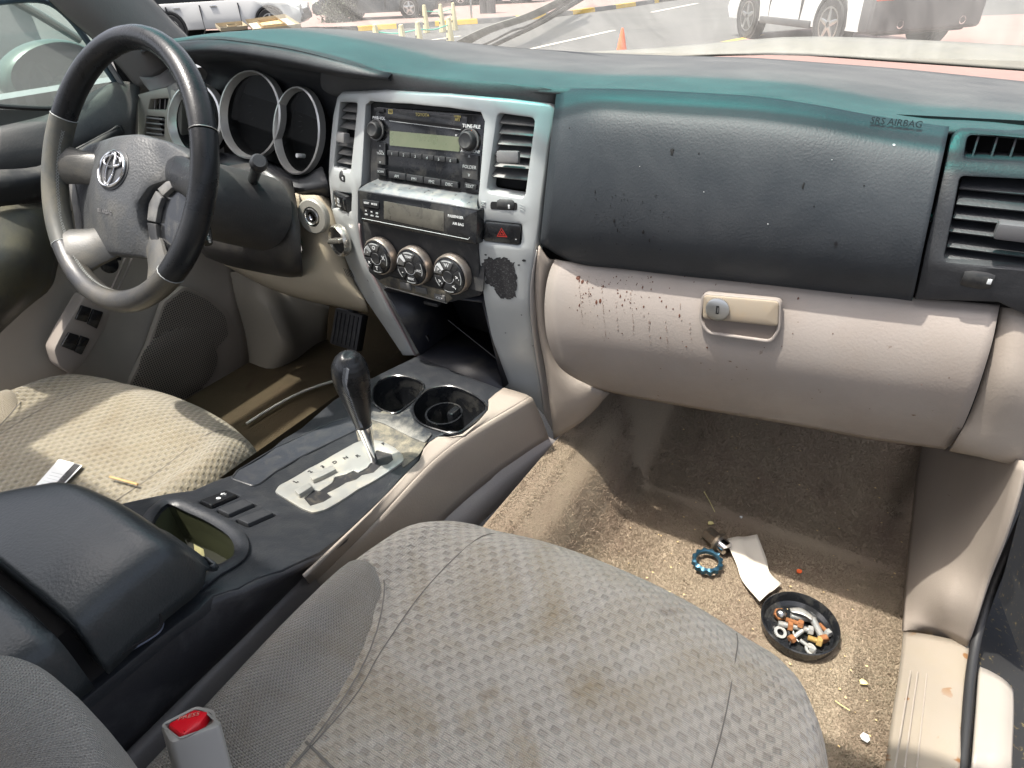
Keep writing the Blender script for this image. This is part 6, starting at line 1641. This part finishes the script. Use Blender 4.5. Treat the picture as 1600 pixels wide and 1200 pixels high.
# driver kick panel, pedals, cable
rows=[[at(355,425,y=.10),at(400,425,y=.14),at(450,450,y=.16),at(515,478,y=.2)],[at(362,470,y=.09),at(415,470,y=.10),at(462,490,y=.16),at(512,500,y=.22)],[at(375,530,y=.08),at(438,530,y=.09),at(475,545,y=.16),at(508,540,y=.24)],[at(384,580,y=.06),at(428,575,y=.07),at(465,570,y=.14),at(508,560,y=.24)],[at(340,640,y=.0),at(382,648,y=.02),at(430,610,y=.10),at(505,570,y=.22)]]
KP=tag(sheet('kick_panel',rows,plastic('kick_beige',(.25,.225,.18),.5,420,.0003,dust=((.3,.27,.2),.4,8)),None,k=(4,4),th=.004),'beige kick panel in the driver footwell beside the door','kick panel')
bp_=at(545,515,y=.16); PD=thing('brake_pedal','black rubber brake pedal in the driver footwell','pedal',tuple(bp_))
rt=Matrix.Rotation(R(-28),4,'X')
box('pedal_pad',bp_,(.085,.022,.085),mastic,PD,rot=rt,bv=.006)
for i in range(6): box('pedal_rib',bp_+rt.to_3x3()@Vector((-.032+i*.0128,-.012,0)),(.004,.003,.07),matteb,PD,rot=rt,bv=.0008)
tube('pedal_arm',[bp_+Vector((0,.02,.02)),bp_+Vector((.0,.06,.2))],.012,mastic,PD,n=8,k=1)
tag(tube('white_cable',[at(385,662,z=-.56),at(420,640,z=-.56),at(460,618,z=-.56),at(500,602,z=-.56),at(560,585,z=-.56)],.003,simple('cable_white',(.5,.5,.45),.5),None,n=8,k=5),'thin white cable lying across the driver footwell carpet','cable')
# firewall backs (dark) behind footwells
fw=thing('bulkhead','dark lining behind the footwells and sun-blocking sheet under the dash','bulkhead',(0,.5,-.3))
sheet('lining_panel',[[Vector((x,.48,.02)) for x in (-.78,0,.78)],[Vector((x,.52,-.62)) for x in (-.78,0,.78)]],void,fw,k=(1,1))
sheet('lining_panel',[[Vector((x,.72,-.03)) for x in (-.80,-.16,-.15,.19,.80)],[Vector((-.80,.13,-.03)),Vector((-.16,.13,-.03)),Vector((-.15,.045,-.03)),Vector((.19,.03,-.03)),Vector((.80,.03,-.03))]],void,fw,k=(1,1))  # unseen sheet under the dash top, extended to block stray sun
sheet('tunnel_wall',[[Vector((-.15,y,-.62)) for y in (-.9,0,.5)],[Vector((-.13,y,-.37)) for y in (-.9,0,.5)]],MATS['driver_carpet_shaded'],fw,k=(1,1))

# ================================================================ RIGHT SILL, KICK PANEL
SL_=thing('door_sill','beige passenger door sill with scuff plate and rubber seal','door sill',(.74,-.1,-.55))
def X(px,py,x): return at(px,py,x=x)
cA=[(1442,690),(1436,740),(1430,800),(1424,860),(1418,920),(1413,988)]
cM=[(1510,705),(1502,760),(1494,820),(1486,880),(1476,935),(1462,990)]
cB=[(1608,722),(1590,790),(1570,850),(1548,905),(1530,960),(1514,1008)]
def zk(i): return [-.52,-.50,-.50,-.51,-.535,-.555][i]
rows=[]
xa=[.715,.718,.721,.724,.727,.732]; xm=[.728,.732,.736,.740,.742,.752]; xb=[.742,.748,.754,.760,.765,.772]
for i in range(6):
    pA=at(*cA[i],x=xa[i]); pM=at(*cM[i],x=xm[i]+.012); pB=at(*cB[i],x=xb[i]+.022)
    rows.append([pA,pA.lerp(pM,.5)+Vector((-.004,0,.004)),pM,pM.lerp(pB,.5)+Vector((-.002,0,.003)),pB])
sheet('kick_trim',rows,beige,SL_,k=(4,4),th=.004)
cA=[(1413,991),(1409,1030),(1404,1070),(1396,1120),(1388,1180),(1380,1240)]; cB=[(1513,1011),(1512,1050),(1508,1090),(1503,1140),(1499,1200),(1494,1250)]
rows=[]
for i,(a,b) in enumerate(zip(cA,cB)):
    pA=at(*a,z=-.560+.004*i); pB=at(*b,z=-.535+.004*i)
    rows.append([pA,pA.lerp(pB,.3)+Vector((0,0,.004)),pA.lerp(pB,.7)+Vector((0,0,.004)),pB])
sheet('scuff_plate',rows,sillm,SL_,k=(4,4),th=.004)
# scuff ribs
import itertools
def plateZ(px,py):
    return at(px,py,z=-.5405+.0045*((py-991)/50.0)+.0005)
for l_ in ([(1423,1048),(1411,1120),(1398,1200)],[(1434,1050),(1424,1120),(1413,1200)],[(1448,1053),(1441,1120),(1432,1200)],[(1465,1055),(1460,1120),(1453,1200)],[(1480,1058),(1477,1120),(1470,1200)],[(1493,1065),(1491,1120),(1486,1200)]):
    tube('scuff_rib',[plateZ(*q) for q in l_],.0009,plastic('rib_beige',(.30,.26,.22),.5,0) if 'rib_beige' not in MATS else MATS['rib_beige'],SL_,n=5,k=3)
tube('rubber_seal',[at(1606,790,z=-.40),at(1590,828,z=-.42),at(1567,880,z=-.45),at(1545,935,z=-.48),at(1528,990,z=-.51),at(1517,1050,z=-.52),at(1510,1130,z=-.52),at(1503,1210,z=-.52)],.0052,mastic,SL_,n=10,k=4)
# outer black gap and body
V=[Vector(p) for p in ((.775,.5,-.55),(.775,-.9,-.55),(1.1,-.9,-.62),(1.1,.5,-.62))]
bdirt=plastic('gritty_black',(.010,.010,.010),.65,0,dust=((.30,.22,.08),.6,160,.6,.68))
mk('sill_gap',V,[(0,1,2,3)],bdirt,SL_,smooth=False)
rows=[[at(1526,1052,z=-.53),at(1540,1058,z=-.53),at(1556,1068,z=-.53),at(1568,1082,z=-.535)],[at(1522,1110,z=-.525),at(1540,1110,z=-.525),at(1556,1112,z=-.525),at(1569,1118,z=-.53)],[at(1514,1210,z=-.52),at(1535,1210,z=-.52),at(1550,1210,z=-.52),at(1564,1212,z=-.525)]]
sheet('outer_sill',rows,plastic('sill_paint',(.30,.27,.235),.35,0),SL_,k=(4,4),th=.012)
sheet('front_jamb',[[at(1560,930,x=.80),at(1620,700,x=.80)],[at(1600,1040,x=.86),at(1660,800,x=.86)]],bdirt,SL_,k=(1,1))
RB=thing('running_board','metal running board with a row of dark slots beside the sill','running board',tuple(at(1600,1130,z=-.75)))
rb=[at(1588,1062,z=-.70),at(1650,1062,z=-.70),at(1650,1260,z=-.70),at(1560,1260,z=-.70)]
Frb=frame(rb[0],(1,0,0),(0,1,0))
plate('board_tread',Frb,rp([Frb.inv(p) for p in rb],.006),plastic('board_metal',(.42,.40,.34),.35,0,metal=.6,dust=((.3,.25,.15),.6,20)),RB,th=.02,bv=.003,step=.1)
for i in range(6):
    u,v=Frb.px(1601-i*1.5,1110+i*30); plate('tread_slot',lambda a,b,d:Frb(a,b,d-.0006),rect(u,v,.014,.022,.003),void,RB,th=.0004,bv=0)

# ================================================================ ROOF, WINDSCREEN, WIPER, BONNET
def wsr(t,x): # windscreen surface t:0 at cowl ..1 at header
    y=.66-(.66+.056)*t; z=.045+(.47-.045)*t
    bow=.10*(x/.75)**2
    return Vector((x,y-bow*.5*(1-.3*t),z-.0))
rows=[[wsr(t,x*(1-.12*t)) for x in (-.80,-.6,-.3,0,.3,.6,.80)] for t in (0,.25,.5,.75,1)]
WS=sheet('windscreen',rows,wsglass,None,k=(3,3))
me=WS.data; ul=me.uv_layers['UVMap']; mx=max(l.uv[1] for l in ul.data)
for l in ul.data: l.uv=(l.uv[0],l.uv[1]/mx)
tag(WS,'dusty raked windscreen with a blue green shade band along its top','windscreen')
RF=thing('car_roof','unseen roof panel overhead, its opening shaped to let sun reach the floor and driver seat','car roof',(0,-.4,.55))
rm=plastic('headliner',(.50,.48,.44),.9,0)
# unseen roof frame, opening shaped to steer the sun: header bar, left rail, centre piece behind opening
box('header_bar',(0,-.061,.475),(1.5,.010,.016),rm,RF,bv=.003)
box('roof_rail',(-.74,-.60,.50),(.10,1.15,.05),rm,RF,bv=.01)
RP=[(-.70,-.62),(-.05,-.62),(-.05,-.375),(.60,-.375),(.60,-1.15),(-.70,-1.15)]
plate('roof_panel',frame((0,0,.50),(1,0,0),(0,1,0)),RP,rm,RF,th=.03,bv=.005,step=.5,back=True)
# bonnet & cowl outside
cw=plastic('cowl_plastic',(.12,.117,.10),.6,0,dust=((.2,.19,.15),.5,30))
rows=[[at(1000,84,y=.63),at(1180,82,y=.70),at(1300,74,y=.72),at(1400,76,y=.70),at(1600,92,y=.66)],[at(1000,92,y=.62),at(1180,92,y=.64),at(1300,96,y=.64),at(1400,103,y=.63),at(1600,116,y=.60)]]
rows=[[Vector((x,.78,interp(x,[-.8,0,.3,.5,.75],[.0,.035,.058,.055,.04]))) for x in (-.8,-.4,0,.3,.5,.8)],[Vector((x,.685,interp(x,[-.8,0,.3,.5,.75],[.0,.036,.052,.046,.030]))) for x in (-.8,-.4,0,.3,.5,.8)],[Vector((x,.66,interp(x,[-.8,0,.3,.5,.75],[.0,.03,.044,.036,.02]))) for x in (-.8,-.4,0,.3,.5,.8)]]
sheet('cowl_panel',rows,cw,WF,k=(3,3),th=.004)
rows=[[Vector((x,y,.055-.09*abs(x/.8)**2.2-.07*(y-.78))) for x in (-.8,-.5,-.2,.1,.4,.8)] for y in (.80,1.1,1.5,1.95)]
rows.append([Vector((p.x*.97,2.0,p.z-.12)) for p in rows[-1]])
for r_ in rows:
    for p in r_: p.z-=.15
sheet('bonnet_skin',rows,flp,WF,k=(2,3),th=.01)
# wiper
WP=thing('windscreen_wiper','grey wiper arm and black blade resting on the windscreen','wiper',tuple(at(720,70,y=.6)))
def wsp(px,py,lift):
    # ray onto windscreen plane
    n_=Vector((0,.455,.79)).normalized(); o_=wsr(.3,-.1)+n_*lift; return onplane(px,py,o_,n_)
tube('wiper_arm',[wsp(690,86,.03),wsp(725,66,.035),wsp(765,46,.035),wsp(830,24,.035),wsp(905,-12,.035)],[.011,.014,.011,.010,.009],plastic('arm_grey',(.09,.085,.07),.5,0,dust=(DUST,.5,20)),WP,n=8,k=4,flat=.5,up=(0,.455,.79))
tube('wiper_blade',[wsp(735,88,.015),wsp(790,62,.015),wsp(850,33,.015),wsp(925,-12,.015)],.0045,mastic,WP,n=6,k=3)
tube('blade_bridge',[wsp(700,88,.025),wsp(760,68,.028),wsp(800,48,.03),wsp(830,38,.028),wsp(915,-12,.028)],.0025,mastic,WP,n=6,k=3)
tube('linkage',[wsp(650,86,.01),wsp(690,76,.02),wsp(715,70,.02)],.008,mastic,WP,n=6,k=3)
print('objects',len(bpy.data.objects))
